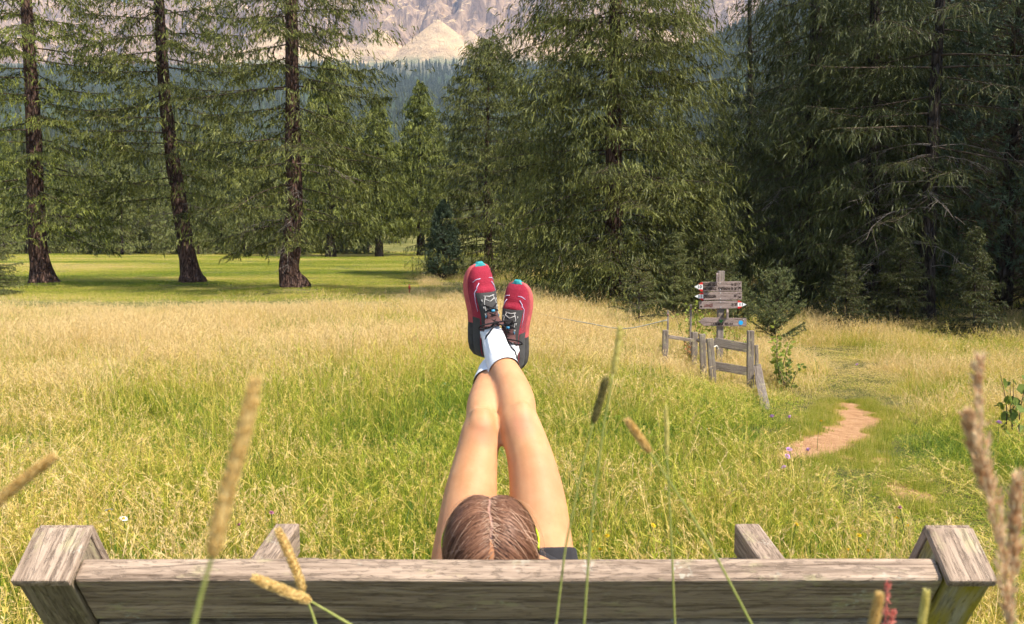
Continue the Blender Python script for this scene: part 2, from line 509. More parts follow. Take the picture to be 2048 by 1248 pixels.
st = t.n('ShaderNodeMapping'); st.inputs['Scale'].default_value = (1, 1, 0.25); t.L(pos, st.inputs['Vector'])
n1 = t.noise(st.outputs[0], 0.022, 8, 0.7, 0.6); n2 = t.noise(st.outputs[0], 0.09, 6, 0.7, 0.8)
rock = t.ramp(n1, [(0.30, (0.12, 0.075, 0.052)), (0.46, (0.32, 0.215, 0.145)), (0.58, (0.48, 0.325, 0.205)), (0.72, (0.64, 0.39, 0.19))])
rock = t.mix(0.75, rock, t.ramp(n2, [(0.32, (0.30, 0.29, 0.31)), (0.48, (0.78, 0.76, 0.75)), (0.62, (1, 1, 1))]), 'MULTIPLY')
scree = t.ramp(n1, [(0.35, (0.58, 0.39, 0.205)), (0.65, (0.70, 0.49, 0.27))])
col = t.mix(t.ramp(sep.outputs['Z'], [(0.66, 0.0), (0.76, 1.0)]), rock, scree)
sepp = t.n('ShaderNodeSeparateXYZ'); t.L(pos, sepp.inputs[0])
gr = t.math('MULTIPLY', t.ramp(t.math('MULTIPLY', t.math('SUBTRACT', sepp.outputs['Z'], 330), 0.01), [(0.42, 1.0), (0.62, 0.0)]), t.ramp(t.noise(pos, 0.03, 5, 0.65), [(0.40, 0.0), (0.55, 0.85)]))
col = t.mix(gr, col, (0.17, 0.19, 0.09))
t.pbr(col, 0.95, t.bump(n2, 0.9, 9.0), spec=0.05)
tag(mb.obj('mountain', t.m, smooth=False), kind='structure')

# ------------------------------------------------------------------ foliage materials
def mat_needles(name, dark, light, trans=0.3, scale=2.2):
    t = NT(name); v = t.coord('Object')
    n = t.noise(v, scale, 4, 0.6); f = t.noise(v, 16.0, 2, 0.5)
    mixv = t.math('ADD', t.math('MULTIPLY', n, 0.55), t.math('MULTIPLY', f, 0.45))
    c = t.ramp(mixv, [(0.40, dark), (0.60, light)])
    t.leaf(c, trans, 0.55, 0.25); return t.m
M_LARCH = mat_needles('larch_needles', (0.034, 0.042, 0.013), (0.225, 0.232, 0.052), 0.30, 1.5)
M_LARCHD = mat_needles('dull_larch_needles', (0.05, 0.060, 0.020), (0.12, 0.125, 0.036), 0.25)
M_LARCH2 = mat_needles('larch_needles_pale', (0.040, 0.052, 0.013), (0.265, 0.285, 0.052), 0.32, 1.5)
M_SPRUCE = mat_needles('spruce_needles', (0.040, 0.050, 0.016), (0.120, 0.128, 0.036), 0.22)
M_SPRUCE2 = mat_needles('young_spruce_needles', (0.10, 0.12, 0.035), (0.235, 0.24, 0.075), 0.25)
M_PINE = mat_needles('stone_pine_needles', (0.045, 0.07, 0.04), (0.11, 0.145, 0.08), 0.15)
M_BROWN = mat_needles('dead_needles', (0.15, 0.095, 0.05), (0.26, 0.17, 0.09), 0.2)
def mat_bark(name, a, b, c):
    t = NT(name); v = t.coord('Object', (1, 1, 0.22))
    vo = t.n('ShaderNodeTexVoronoi', feature='DISTANCE_TO_EDGE'); vo.inputs['Scale'].default_value = 16
    nz = t.n('ShaderNodeTexNoise'); nz.inputs['Scale'].default_value = 7; t.L(v, nz.inputs['Vector'])
    mxv = t.n('ShaderNodeMix', data_type='VECTOR'); mxv.inputs[0].default_value = 0.12
    t.L(v, mxv.inputs[4]); t.L(nz.outputs['Color'], mxv.inputs[5]); t.L(mxv.outputs[1], vo.inputs['Vector'])
    n = t.noise(t.coord('Object', (1, 1, 0.4)), 9, 6, 0.7)
    col = t.ramp(n, [(0.3, a), (0.52, b), (0.75, c)])
    cr = t.ramp(vo.outputs['Distance'], [(0.0, 0.22), (0.16, 1.0)])
    col = t.mix(0.85, col, cr, 'MULTIPLY')
    h = t.math('ADD', t.math('MULTIPLY', cr, 0.7), t.math('MULTIPLY', n, 0.4))
    t.pbr(col, 0.92, t.bump(h, 1.0, 0.05), spec=0.1); return t.m
M_BARK = mat_bark('larch_bark', (0.06, 0.034, 0.026), (0.125, 0.072, 0.054), (0.22, 0.145, 0.115))
M_BARK2 = mat_bark('grey_bark', (0.035, 0.026, 0.021), (0.075, 0.056, 0.044), (0.14, 0.11, 0.09))
M_TWIG = plain('twig_wood', (0.085, 0.062, 0.045), 0.9, 0.1, 0.35, 8)
M_DEAD = plain('dead_wood', (0.20, 0.165, 0.135), 0.9, 0.1, 0.3, 8)

# ------------------------------------------------------------------ conifers
def diamonds(mb, p, d, l, w, rng, mat=0):
    """needle sprays: one small diamond face for each point p along direction d"""
    n = len(p)
    if n == 0: return
    r = rng.normal(size=(n, 3)); b = unit(np.cross(d, r))
    l = np.broadcast_to(l, (n,))[:, None]; w = np.broadcast_to(w, (n,))[:, None]
    mid = p + d * l * 0.45
    V = np.stack([p, mid + b * w, p + d * l, mid - b * w], 1).reshape(-1, 3)
    mb.add(V, np.arange(n * 4).reshape(-1, 4), mat=mat)

def strips(mb, q, hd, hl, rng, K=7, w0=0.004, w1=0.026, sag=0.18):
    """hanging needle-clad twigs: one ragged strip each"""
    m = len(q)
    if m == 0: return
    t = np.linspace(0, 1, K)
    p = q[:, None, :] + hd[:, None, :] * (hl[:, None] * t)[..., None] + np.array([0, 0, -1.0]) * (sag * hl[:, None] * t ** 2)[..., None]
    p = p + rng.normal(size=(m, K, 3)) * 0.006
    b = unit(np.cross(hd, rng.normal(size=(m, 3))))
    taper = np.interp(t, [0, 0.15, 0.75, 1], [0.5, 1, 0.9, 0.15])
    wl = (w0 * 0.5 + (w1 * 1.15 - w0 * 0.5) * rng.random((m, K)) ** 1.6) * taper; wr = (w0 * 0.5 + (w1 * 1.15 - w0 * 0.5) * rng.random((m, K)) ** 1.6) * taper
    zz = rng.uniform(-0.5, 0.5, (m, K))[..., None] * hd[:, None, :] * (hl[:, None, None] / K)
    V = np.stack([p - b[:, None, :] * wl[..., None] + zz, p + b[:, None, :] * wr[..., None] - zz], 2).reshape(-1, 3)
    i = (np.arange(m)[:, None] * K + np.arange(K - 1)[None]) * 2
    mb.add(V, np.stack([i, i + 1, i + 3, i + 2], -1).reshape(-1, 4))

def conifer(seed, H, zmin, nl, Lmax, prof, e_lo=-0.25, e_hi=0.25, droop=0.25, upturn=0.18, nb=14, bl=0.42, ns=5, hang=1.0,
            sl=(0.12, 0.42), step=0.03, tl=0.055, tw=0.011, r0=0.25, curve=None, zd=10.0, dead=6, az_gap=None, spread=0.9, tuft=2, flare=1.6, fgap=None, sides=20, dead_z=None, z_pow=1.0, limb_r=0.006, sw=0.026, sk=7, bunch=0.18, hangdir=0.45, fill=0, fillk=12):
    rng = np.random.default_rng(seed)
    trunk = MB(); limbs = MB(); deadw = MB(); fol = MB()
    # trunk
    zz = np.concatenate([np.array([-0.25, 0.0, 0.06, 0.14, 0.25, 0.4, 0.6]), np.linspace(0.85, H, 34)]) if H > 3 else np.concatenate([np.array([-0.1, 0.0]), np.linspace(0.08, H, 12)])
    zz = zz[(zz <= H)]
    cx = np.interp(zz, [c[0] for c in curve], [c[1] for c in curve]) if curve else 0.06 * np.sin(zz * 0.5 + seed)
    if curve:
        k = np.ones(3) / 3; cx2 = np.convolve(np.pad(cx, 1, 'edge'), k, 'valid'); cx = cx2
    cy_ = 0.05 * np.sin(zz * 0.41 + seed * 1.7)
    rr = r0 * ((1 - np.clip(zz, 0, H) / H) * 0.93 + 0.02) * (1 + (flare - 1) * np.exp(-np.clip(zz, 0, 9) / 0.28))
    pts = np.stack([cx, cy_, zz], -1)
    Vt, Qt, Tt = tube_geo(pts, rr, sides, True, ref=(1, 0, 0))
    nn = len(zz) * sides; ang = np.tile(np.arange(sides), len(zz)) / sides * 2 * np.pi; zl = np.repeat(zz, sides)
    cen = np.repeat(pts, sides, 0)
    fl = np.exp(-np.clip(zl, 0, 9) / 0.3)
    k = 1 + 0.10 * fl * np.sin(ang * 5 + seed) + 0.10 * fl * np.sin(ang * 3 + 2 + seed) + 0.10 * (rng.random(nn) - 0.5) * min(1, r0 * 6)
    Vt[:nn] = cen + (Vt[:nn] - cen) * k[:, None]
    trunk.add(Vt, Qt, Tt)
    ctr = lambda z: np.array([np.interp(z, zz, cx), np.interp(z, zz, cy_), z])
    P_, D_, S_ = [], [], []
    az = rng.random() * 6.28
    zl_ = zmin + (H * 0.985 - zmin) * (np.linspace(0, 1, nl) ** z_pow)
    for i in range(nl):
        z = zl_[i] + rng.normal() * 0.10
        zr = (z - zmin) / (H - zmin)
        az += 2.399 + rng.normal() * 0.35
        if az_gap is not None and az_gap(az % (2 * np.pi), z, rng): continue
        L = Lmax * prof(min(1.0, max(0, zr))) * rng.uniform(0.72, 1.12)
        if L < 0.06: continue
        far = z > zd
        out = np.array([math.cos(az), math.sin(az), 0]); side = np.array([-out[1], out[0], 0])
        e = e_lo + (e_hi - e_lo) * zr + rng.normal() * 0.07
        dr = droop * rng.uniform(0.6, 1.3); up = upturn * rng.uniform(0.5, 1.4); wob = rng.normal() * 0.08
        base = ctr(z)
        def c(s):
            s = np.asarray(s)[..., None]
            return base + out * L * s + side * (wob * L * s * s) + np.array([0, 0, 1.0]) * L * (e * s - dr * s ** 2 + up * s ** 3)
        sv = np.linspace(0, 1, 7)
        lr = (0.006 + limb_r * L) * (1 - 0.8 * sv)
        add_tube(limbs, c(sv), lr, 4, False)
        n_b = max(3, int(nb * (0.45 + 0.55 * L / Lmax)))
        if far: n_b = max(3, n_b // 2)
        sb = np.linspace(0.16 if L > 0.8 else 0.08, 0.98, n_b) + rng.normal(size=n_b) * 0.02
        sb = np.clip(sb, 0.02, 1)
        sgn = np.where(np.arange(n_b) % 2 == 0, 1.0, -1.0)
        o = c(sb)
        dirs = unit(out[None] * 0.62 + side[None] * (sgn * spread * rng.uniform(0.7, 1.2, n_b))[:, None] + np.array([0, 0, 1.0]) * (e - 2 * dr * sb + 3 * up * sb ** 2 - 0.05)[:, None] * 0.8 + rng.normal(size=(n_b, 3)) * 0.08)
        ln = bl * L * (1.1 - 0.75 * sb) * rng.uniform(0.55, 1.2, n_b) + 0.06
        n_s = max(2, ns if not far else ns // 2 + 1)
        tt = (np.arange(n_s) + 0.6) / n_s
        sp = o[:, None, :] + dirs[:, None, :] * (ln[:, None] * tt[None])[..., None] - np.array([0, 0, 1.0]) * (0.22 * ln[:, None] * tt[None] ** 2)[..., None]
        # branchlet wood
        if not far:
            for a, dd, l in zip(o, dirs, ln):
                pp = np.array([a, a + dd * l * 0.5 - np.array([0, 0, 0.055 * l]), a + dd * l - np.array([0, 0, 0.22 * l])])
                add_tube(limbs, pp, [0.006, 0.004, 0.002], 3, False)
        # needles along the branchlets
        st = step * (2.2 if far else 1.0)
        cnt = max(2, int(np.mean(ln) / st))
        tb = rng.random((n_b, cnt))
        pb = o[:, None, :] + dirs[:, None, :] * (ln[:, None] * tb)[..., None] - np.array([0, 0, 1.0]) * (0.22 * ln[:, None] * tb ** 2)[..., None]
        P_.append(pb.reshape(-1, 3)); D_.append(np.repeat(dirs, cnt, 0)); S_.append(np.full(n_b * cnt, 1.7 if far else 1.0))
        tb = rng.random(int(L / st)) * 0.9 + 0.1
        P_.append(c(tb)); D_.append(np.repeat(out[None], len(tb), 0)); S_.append(np.full(len(tb), 1.7 if far else 1.0))
        # hanging strands
        if hang > 0:
            q = sp.reshape(-1, 3); m = len(q)
            hd = unit(np.array([0, 0, -hang])[None] + np.repeat(dirs, n_s, 0) * hangdir + rng.normal(size=(m, 3)) * bunch)
            hl = rng.uniform(sl[0], sl[1], m) * (0.6 + 0.4 * min(1, L / Lmax))
            strips(fol, q, hd, hl, rng, sk if not far else max(3, sk - 3), 0.004 * sw / 0.026, sw * (1.5 if far else 1.0))
            nq = max(3, int(L / 0.10)) if not far else max(2, int(L / 0.25))
            sq = rng.uniform(0.12, 1.0, nq); q = c(sq)
            hd = unit(np.array([0, 0, -hang])[None] + out[None] * 0.3 + rng.normal(size=(nq, 3)) * 0.3)
            strips(fol, q, hd, rng.uniform(sl[0], sl[1], nq) * 0.8, rng, sk if not far else max(3, sk - 3), 0.004 * sw / 0.026, sw * (1.5 if far else 1.0))
    if fill:                                              # side twigs that bush out the crown between the main limbs
        zf = zmin + (min(zd + 0.8, H * 0.97) - zmin) * rng.random(fill)
        af_ = rng.random(fill) * 6.283
        Rf = np.array([Lmax * prof(min(1.0, max(0.0, (z - zmin) / (H - zmin)))) for z in zf])
        lump = 1 + 0.22 * np.sin(af_ * 3 + zf * 2.1) + 0.16 * np.sin(af_ * 5 - zf * 3.3)
        rf = Rf * lump * np.sqrt(rng.uniform(0.12, 1.0, fill))
        of = np.stack([np.cos(af_), np.sin(af_), 0 * af_], -1)
        cf = np.stack([np.interp(zf, zz, cx), np.interp(zf, zz, cy_), zf - 0.16 * rf], -1) + of * rf[:, None]
        df = unit(of * 0.8 + rng.normal(size=(fill, 3)) * np.array([0.6, 0.6, 0.12]) - np.array([0, 0, 0.12]))
        for j in range(fillk):
            qf = cf + df * rng.uniform(-0.25, 0.50, fill)[:, None] + rng.normal(size=(fill, 3)) * np.array([0.07, 0.07, 0.035])
            hdf = unit(np.array([0, 0, -1.0])[None] * max(hang, 0.3) + df * 0.8 + rng.normal(size=(fill, 3)) * 0.5)
            strips(fol, qf, hdf, rng.uniform(sl[0], sl[1], fill), rng, sk, 0.004 * sw / 0.026, sw)
    Pn = np.concatenate(P_); Dn = np.concatenate(D_); Sn = np.concatenate(S_)
    for kf in range(tuft):
        d = unit(Dn * 0.55 + unit(rng.normal(size=Pn.shape)) * 0.85)
        diamonds(fol, Pn, d, tl * Sn * rng.uniform(0.7, 1.3, len(Pn)), tw * Sn, rng)
    # bare dead branches low on the trunk
    for i in range(dead):
        z = rng.uniform(*(dead_z or (zmin * 0.7, zmin + 2.5))); a = rng.random() * 6.28
        L = rng.uniform(0.5, 1.0) * Lmax * 0.75
        out = np.array([math.cos(a), math.sin(a), 0]); side = np.array([-out[1], out[0], 0])
        s = np.linspace(0, 1, 8)[:, None]; b = ctr(z)
        cv = b + out * L * s + side * 0.12 * L * np.sin(s * 3 + a) + np.array([0, 0, 1]) * L * (0.15 * s - 0.42 * s ** 2)
        cv = cv + rng.normal(size=cv.shape) * 0.05 * s
        add_tube(deadw, cv, 0.009 * (1 - 0.8 * s[:, 0]) + 0.0015, 4, False)
        for j in range(14):
            f = rng.uniform(0.3, 1); p0 = b + out * L * f + side * 0.12 * L * math.sin(f * 3 + a) + np.array([0, 0, 1]) * L * (0.15 * f - 0.42 * f * f)
            dd = unit(out * 0.4 + side * rng.choice([-1, 1]) * rng.uniform(0.4, 1) + np.array([0, 0, -0.5]) + rng.normal(size=3) * 0.2)
            l = rng.uniform(0.15, 0.5)
            add_tube(deadw, [p0, p0 + dd * l * 0.5, p0 + dd * l - np.array([0, 0, 0.1 * l])], [0.006, 0.004, 0.002], 3, False)
    return trunk, limbs, deadw, fol

class TreeKind:
    def __init__(self, needles, bark=M_BARK, **kw):
        tr, li, de, fo = conifer(**kw)
        self.parts = [('trunk', tr.mesh('trunk', bark), None), ('limbs', li.mesh('limbs', M_TWIG), 'stuff')]
        if de.n: self.parts.append(('dead_branches', de.mesh('dead_branches', M_DEAD), 'stuff'))
        self.parts.append(('crown', fo.mesh('crown', needles, smooth=False), 'stuff'))
    def put(self, name, x, y, rz, s, label, group=None, cat='tree', sz=None, zoff=0.0):
        e = empty(name, (x, y, float(ground_h(x, y)) + zoff), label, cat, group, rz)
        e.scale = (s, s, sz or s)
        for n, me, kd in self.parts:
            o = link(bpy.data.objects.new(n, me), e)
            if kd: o['kind'] = kd
        return e
larch_prof = lambda z: (0.80 + 0.35 * min(1, z * 6)) * (1 - z) ** 0.75 if z > 0.0 else 0.8
spruce_prof = lambda z: (1 - z) ** 0.9
young_prof = lambda z: (1 - z) ** 0.85 * 0.95 + 0.05

# ------------------------------------------------------------------ the trees
LA = dict(step=0.034, tl=0.045, tw=0.0085, tuft=1, sw=0.0165, sk=4, bunch=0.5, hangdir=0.8)
K_L1 = TreeKind(M_LARCH2, seed=11, H=17, zmin=1.5, nl=112, Lmax=3.0, prof=larch_prof, r0=0.27, curve=[(-.3, .06), (0, .06), (1.2, -.06), (4, -.02), (8, -.04), (17, .05)], nb=20, ns=14, zd=8.4, dead=7, bl=0.38, e_lo=-0.12, droop=0.24, sl=(0.06, 0.20), fill=950, **dict(LA, sw=0.0235, tw=0.011))
K_L2 = TreeKind(M_LARCH, seed=23, H=17, zmin=2.1, nl=104, Lmax=2.9, prof=larch_prof, r0=0.25, curve=[(-.3, .06), (0, .05), (2.6, -.28), (5, -.52), (8, -.58), (17, -.5)], nb=20, ns=14, zd=8.4, dead=9, bl=0.36, e_lo=-0.05, droop=0.27, sl=(0.06, 0.20), fill=760, **dict(LA, sw=0.0235, tw=0.011))
K_L3 = TreeKind(M_LARCH, seed=31, H=16.5, zmin=1.35, nl=118, Lmax=2.8, prof=larch_prof, r0=0.25, curve=[(-.3, .06), (0, .04), (.35, -.10), (.9, -.02), (1.5, .10), (4, .12), (8, .16), (17, .1)], nb=20, ns=14, zd=8.0, dead=8, bl=0.38, e_lo=-0.15, droop=0.26, sl=(0.06, 0.20), fill=950, **dict(LA, sw=0.0235, tw=0.011))
K_M2 = TreeKind(M_LARCH, seed=47, H=14.5, zmin=0.55, nl=215, Lmax=2.95, prof=lambda z: (0.72 + 0.28 * min(1, z * 5)) * (1 - z) ** 0.62, r0=0.24, nb=21, ns=13, zd=7.0, dead=8, bl=0.38, e_lo=-0.05, e_hi=0.35, droop=0.30, upturn=0.14, z_pow=1.12, dead_z=(0.5, 3), sl=(0.06, 0.23), fill=2900, **dict(LA, sw=0.0185))
K_M1 = TreeKind(M_LARCH, seed=53, H=8.1, zmin=0.4, nl=150, Lmax=2.8, prof=lambda z: (1 - z) ** 0.55, r0=0.17, nb=11, ns=9, zd=12, dead=3, bl=0.40, e_lo=-0.1, e_hi=0.4, droop=0.24, dead_z=(0.5, 2.5), sl=(0.08, 0.24), fill=1100, **dict(LA, sw=0.022, step=0.06, tl=0.07, tw=0.014))
K_SP = TreeKind(M_SPRUCE, M_BARK2, seed=61, H=16, zmin=0.4, nl=200, Lmax=2.5, prof=lambda z: (1 - z) ** 0.8, r0=0.22, nb=15, ns=5, zd=7.4, dead=10, bl=0.34, e_lo=-0.25, e_hi=0.2, droop=0.32, upturn=0.26, sl=(0.10, 0.34), dead_z=(0.6, 3.0), fill=700, **dict(LA, sw=0.020))
K_R1 = TreeKind(M_LARCHD, M_BARK2, seed=67, H=15, zmin=2.2, nl=90, Lmax=3.0, prof=larch_prof, r0=0.17, nb=13, ns=5, zd=7.2, dead=22, bl=0.34, e_lo=-0.15, e_hi=0.3, droop=0.2, dead_z=(0.9, 3.6), flare=1.3, sl=(0.12, 0.4), **dict(LA, sw=0.016))
K_YS = TreeKind(M_SPRUCE2, M_BARK2, seed=71, H=1.3, zmin=0.06, nl=52, Lmax=0.55, prof=young_prof, e_lo=0.12, e_hi=0.6, droop=0.12, upturn=0.08, nb=10, bl=0.40, ns=2, hang=0.0, step=0.012, tl=0.030, tw=0.0045, r0=0.022, zd=9, dead=0, flare=1.1, sides=8, limb_r=0.006)
K_YD = TreeKind(M_SPRUCE2, M_BARK2, seed=73, H=3.0, zmin=0.08, nl=110, Lmax=1.05, prof=young_prof, e_lo=-0.05, e_hi=0.5, droop=0.16, upturn=0.16, nb=11, bl=0.40, ns=3, hang=0.5, sl=(0.05, 0.14), step=0.020, tl=0.040, tw=0.008, r0=0.045, zd=9, dead=0, flare=1.2, sides=8, sk=4, sw=0.018)
K_YK = TreeKind(M_SPRUCE, M_BARK2, seed=74, H=3.0, zmin=0.08, nl=110, Lmax=1.0, prof=young_prof, e_lo=-0.1, e_hi=0.5, droop=0.18, upturn=0.16, nb=11, bl=0.40, ns=3, hang=0.5, sl=(0.05, 0.14), step=0.022, tl=0.040, tw=0.008, r0=0.045, zd=9, dead=0, flare=1.2, sides=8, sk=4, sw=0.018)
FAR = dict(nb=7, ns=3, step=0.14, tl=0.16, tw=0.035, zd=50, dead=0, sides=8, flare=1.2, sk=4, sw=0.06, tuft=1)
K_F1 = TreeKind(M_SPRUCE2, M_BARK2, seed=81, H=6.5, zmin=0.15, nl=74, Lmax=1.9, prof=spruce_prof, r0=0.10, e_lo=-0.15, e_hi=0.3, droop=0.25, upturn=0.26, sl=(0.1, 0.3), **FAR)
K_F2 = TreeKind(M_SPRUCE2, M_BARK2, seed=83, H=8.5, zmin=0.2, nl=84, Lmax=2.1, prof=lambda z: (1 - z) ** 0.75, r0=0.12, e_lo=-0.2, e_hi=0.3, droop=0.28, upturn=0.26, sl=(0.12, 0.35), **FAR)
K_F3 = TreeKind(M_SPRUCE, M_BARK2, seed=85, H=13, zmin=0.8, nl=120, Lmax=2.4, prof=lambda z: (1 - z) ** 0.8, r0=0.18, e_lo=-0.25, e_hi=0.25, droop=0.28, upturn=0.22, sl=(0.15, 0.4), **FAR)
K_F4 = TreeKind(M_LARCH2, M_BARK2, seed=87, H=13, zmin=2.0, nl=110, Lmax=2.8, prof=larch_prof, r0=0.36, e_lo=-0.1, e_hi=0.3, droop=0.26, upturn=0.15, sl=(0.2, 0.6), fill=260, **dict(FAR, step=0.1, ns=5, nb=10, sk=5))
K_FB = TreeKind(M_BROWN, M_BARK2, seed=89, H=6.0, zmin=0.5, nl=60, Lmax=1.3, prof=spruce_prof, r0=0.09, e_lo=-0.2, e_hi=0.3, droop=0.25, upturn=0.2, sl=(0.1, 0.3), **FAR)

def pine_kind(seed, H, R, n, needle=0.07, prof=None, zmin=0.08, lumps=None, r0=0.06, per=26, nw=0.004, mat=None):
    rng = np.random.default_rng(seed)
    tr = MB(); li = MB(); fo = MB()
    zz = np.linspace(-0.15, H * 0.97, 14)
    add_tube(tr, np.stack([0.03 * np.sin(zz + seed), 0 * zz, zz], -1), r0 * (1 - 0.92 * np.clip(zz, 0, H) / H), 10)
    C, D = [], []
    for i in range(n):
        zr = rng.random() ** 1.05
        z = zmin * H + (H - zmin * H) * zr
        a = rng.random() * 6.28
        rm = R * prof(zr) * (1 + 0.16 * math.sin(3 * a + z * 5 / H * 3) + 0.12 * math.sin(5 * a - z * 9 / H * 3))
        q = rm * (1 - 0.42 * rng.random() ** 2.2)
        tip = np.array([math.cos(a) * q, math.sin(a) * q, z + 0.10 * q])
        b = np.array([0, 0, max(0.05, z - 0.35 * q)])
        if i % 5 == 0:
            add_tube(li, [b, b * 0.4 + tip * 0.6 - np.array([0, 0, 0.06 * q]), tip], [0.012, 0.009, 0.004], 4, False)
        C.append(tip); D.append(unit(np.array([math.cos(a), math.sin(a), 0.75])))
    C = np.array(C); D = np.array(D)
    for k in range(per):
        d = unit(D * 0.55 + unit(rng.normal(size=C.shape)) * 0.8)
        p = C + D * (rng.uniform(-0.07, 0.03, len(C)) * needle / 0.07)[:, None]
        diamonds(fo, p, d, needle * rng.uniform(0.75, 1.2, len(C)), nw, rng)
    k = TreeKind.__new__(TreeKind)
    k.parts = [('trunk', tr.mesh('trunk', M_BARK2), None), ('limbs', li.mesh('limbs', M_TWIG), 'stuff'), ('crown', fo.mesh('crown', mat or M_PINE, smooth=False), 'stuff')]
    return k
K_PS = pine_kind(91, 2.55, 0.66, 1500, 0.075, lambda z: (1 - z) ** 0.6 * (0.75 + 0.25 * min(1, z * 5)), per=18, nw=0.008)
K_PB = pine_kind(93, 10.0, 2.3, 3600, 0.12, lambda z: (1 - z) ** 0.55 * (0.85 + 0.15 * min(1, z * 5)), r0=0.2, per=16, nw=0.011)
K_JU = TreeKind(mat_needles('juniper_needles', (0.09, 0.11, 0.04), (0.22, 0.245, 0.085), 0.2, 5), M_BARK2, seed=95, H=1.35, zmin=0.05, nl=74, Lmax=0.55, prof=lambda z: (1 - z) ** 0.5, e_lo=0.7, e_hi=1.3, droop=0.1, upturn=0.1, nb=9, bl=0.42, ns=2, hang=0.0, step=0.010, tl=0.034, tw=0.0055, r0=0.02, zd=9, dead=0, flare=1.1, sides=8, limb_r=0.006)

def at(u, y): return gx(u, y), y
K_L1.put('larch_tree', *at(80, 24.9), 0.0, 1.0, 'large larch at the left edge, thick red-brown trunk flared at its base')
K_L2.put('larch_tree', *at(378, 25.3), 0.0, 1.0, 'larch with a tall bare red-brown trunk leaning to the left, second from the left')
K_L3.put('larch_tree', *at(583, 22.3), 0.0, 1.0, 'larch with a crooked bent trunk base, third large one from the left')
K_M2.put('larch_tree', *at(1228, 19.6), 0.6, 1.0, 'huge dense larch with drooping branches filling the centre behind the shoes')
K_M1.put('larch_tree', *at(978, 30.0), 0.3, 1.0, 'pointed mid-sized larch whose whole tip shows against the mountain')
K_F4.put('larch_tree', *at(663, 46), 1.0, 0.78, 'far larch with a thick grey trunk at the edge of the mown field')
K_F4.put('larch_tree', *at(758, 47), 2.2, 0.66, 'slim far larch with a thin dark trunk beside the sunlit slope')
K_F4.put('larch_tree', *at(842, 49), 3.7, 0.74, 'far larch standing at the right end of the sunlit slope, behind the small pine')
K_F4.put('larch_tree', *at(796, 64), 5.0, 0.55, 'distant larch behind the sunlit slope, between two nearer larch trunks')
K_PS.put('stone_pine', *at(888, 28.5), 0.4, 1.0, 'small dense cone-shaped blue-green pine left of the raised shoes')
K_YS.put('young_spruce', *at(1275, 15.0), 0.2, 0.98, 'small bright young spruce with open branches left of the signpost')
K_YD.put('young_spruce', *at(1408, 18.6), 0.7, 1.05, 'mid-sized spruce directly behind the signpost, against the big larch')
K_SP.put('spruce_tree', *at(1612, 20.5), 0.1, 1.0, 'tall dark spruce with drooping tiers right of the big central larch')
K_SP.put('spruce_tree', *at(1735, 19.0), 2.0, 0.86, 'dark spruce in the middle of the right wood, left of the bare larch trunk')
K_R1.put('larch_tree', *at(1858, 18.0), 1.3, 1.0, 'sparse larch with a dark bare trunk and dead grey branches in the right wood')
K_PB.put('stone_pine', *at(2010, 19.0), 0.5, 1.0, 'big dark stone pine with tufted foliage at the right edge')
K_YK.put('young_spruce', *at(1950, 15.6), 1.9, 0.66, 'small dark spruce at the meadow edge below the stone pine')
K_YK.put('young_spruce', *at(1690, 16.3), 3.0, 0.55, 'small dark spruce at the meadow edge right of the juniper bush')
K_YD.put('young_spruce', *at(1350, 17.6), 4.1, 0.62, 'low young spruce under the big larch, just left of the signpost')
K_YK.put('young_spruce', *at(1800, 17.0), 5.1, 0.7, 'small dark spruce below the dead grey branches of the sparse larch')
K_JU.put('juniper_bush', *at(1545, 14.6), 0.3, 0.88, 'bushy green juniper right behind the gate, beside the signpost', cat='bush')
K_JU.put('juniper_bush', *at(1478, 16.4), 2.3, 0.7, 'low juniper half hidden behind the signpost boards', cat='bush')
K_YD.put('young_spruce', *at(-12, 21.0), 1.0, 0.72, 'young spruce cut off by the left edge of the picture')
WOOD = 'dark conifers standing deeper in the right wood'
wl = 'dark conifer deeper in the right wood, behind the nearer spruces'
for (u, y, s, rz, k) in ((1490, 27, 0.75, 0.4, K_SP), (1555, 31, 0.8, 2.1, K_F3), (1690, 26, 0.9, 3.3, K_SP), (1800, 24, 0.85, 4.4, K_SP), (1905, 23, 0.9, 5.6, K_SP),
                         (2040, 25, 1.0, 1.6, K_SP), (1350, 31, 0.55, 2.6, K_F3), (1120, 36, 0.55, 0.9, K_F3), (1640, 33, 1.05, 1.1, K_F3), (1760, 31, 1.1, 2.2, K_F3),
                         (1880, 30, 1.1, 3.1, K_F3), (2000, 31, 1.1, 0.2, K_F3), (1440, 36, 0.6, 0.2, K_F3), (1050, 40, 0.5, 0.5, K_F3)):
    k.put('spruce_tree', *at(u, y), rz, s, wl, WOOD)
OFF = 'off-frame spruces added to shade the right wood'  # off-frame trees added for the shadow they cast on the right wood
for (x, y, s, rz) in ((12.2, 15.6, 0.95, 0.3), (14.5, 13.2, 1.0, 1.3), (17.5, 14.5, 1.05, 2.3), (16.0, 18.0, 1.0, 3.3), (20.0, 17.0, 1.0, 4.3), (13.2, 19.5, 1.0, 5.3), (19.0, 12.2, 1.0, 5.9)):
    K_SP.put('spruce_tree', x, y, rz, s, 'spruce added beyond the right picture edge to shade the wood', OFF)
EDGE = 'young conifers along the far edge of the mown field'
rg = np.random.default_rng(5)
SECT = ((110, 'left of or behind the leftmost larch'), (360, 'between the first and second large larch'), (570, 'between the second and third large larch'), (690, 'right of the third large larch'), (99999, 'beside the sunlit slope'))
def where(u): return next(t for l, t in SECT if u < l)
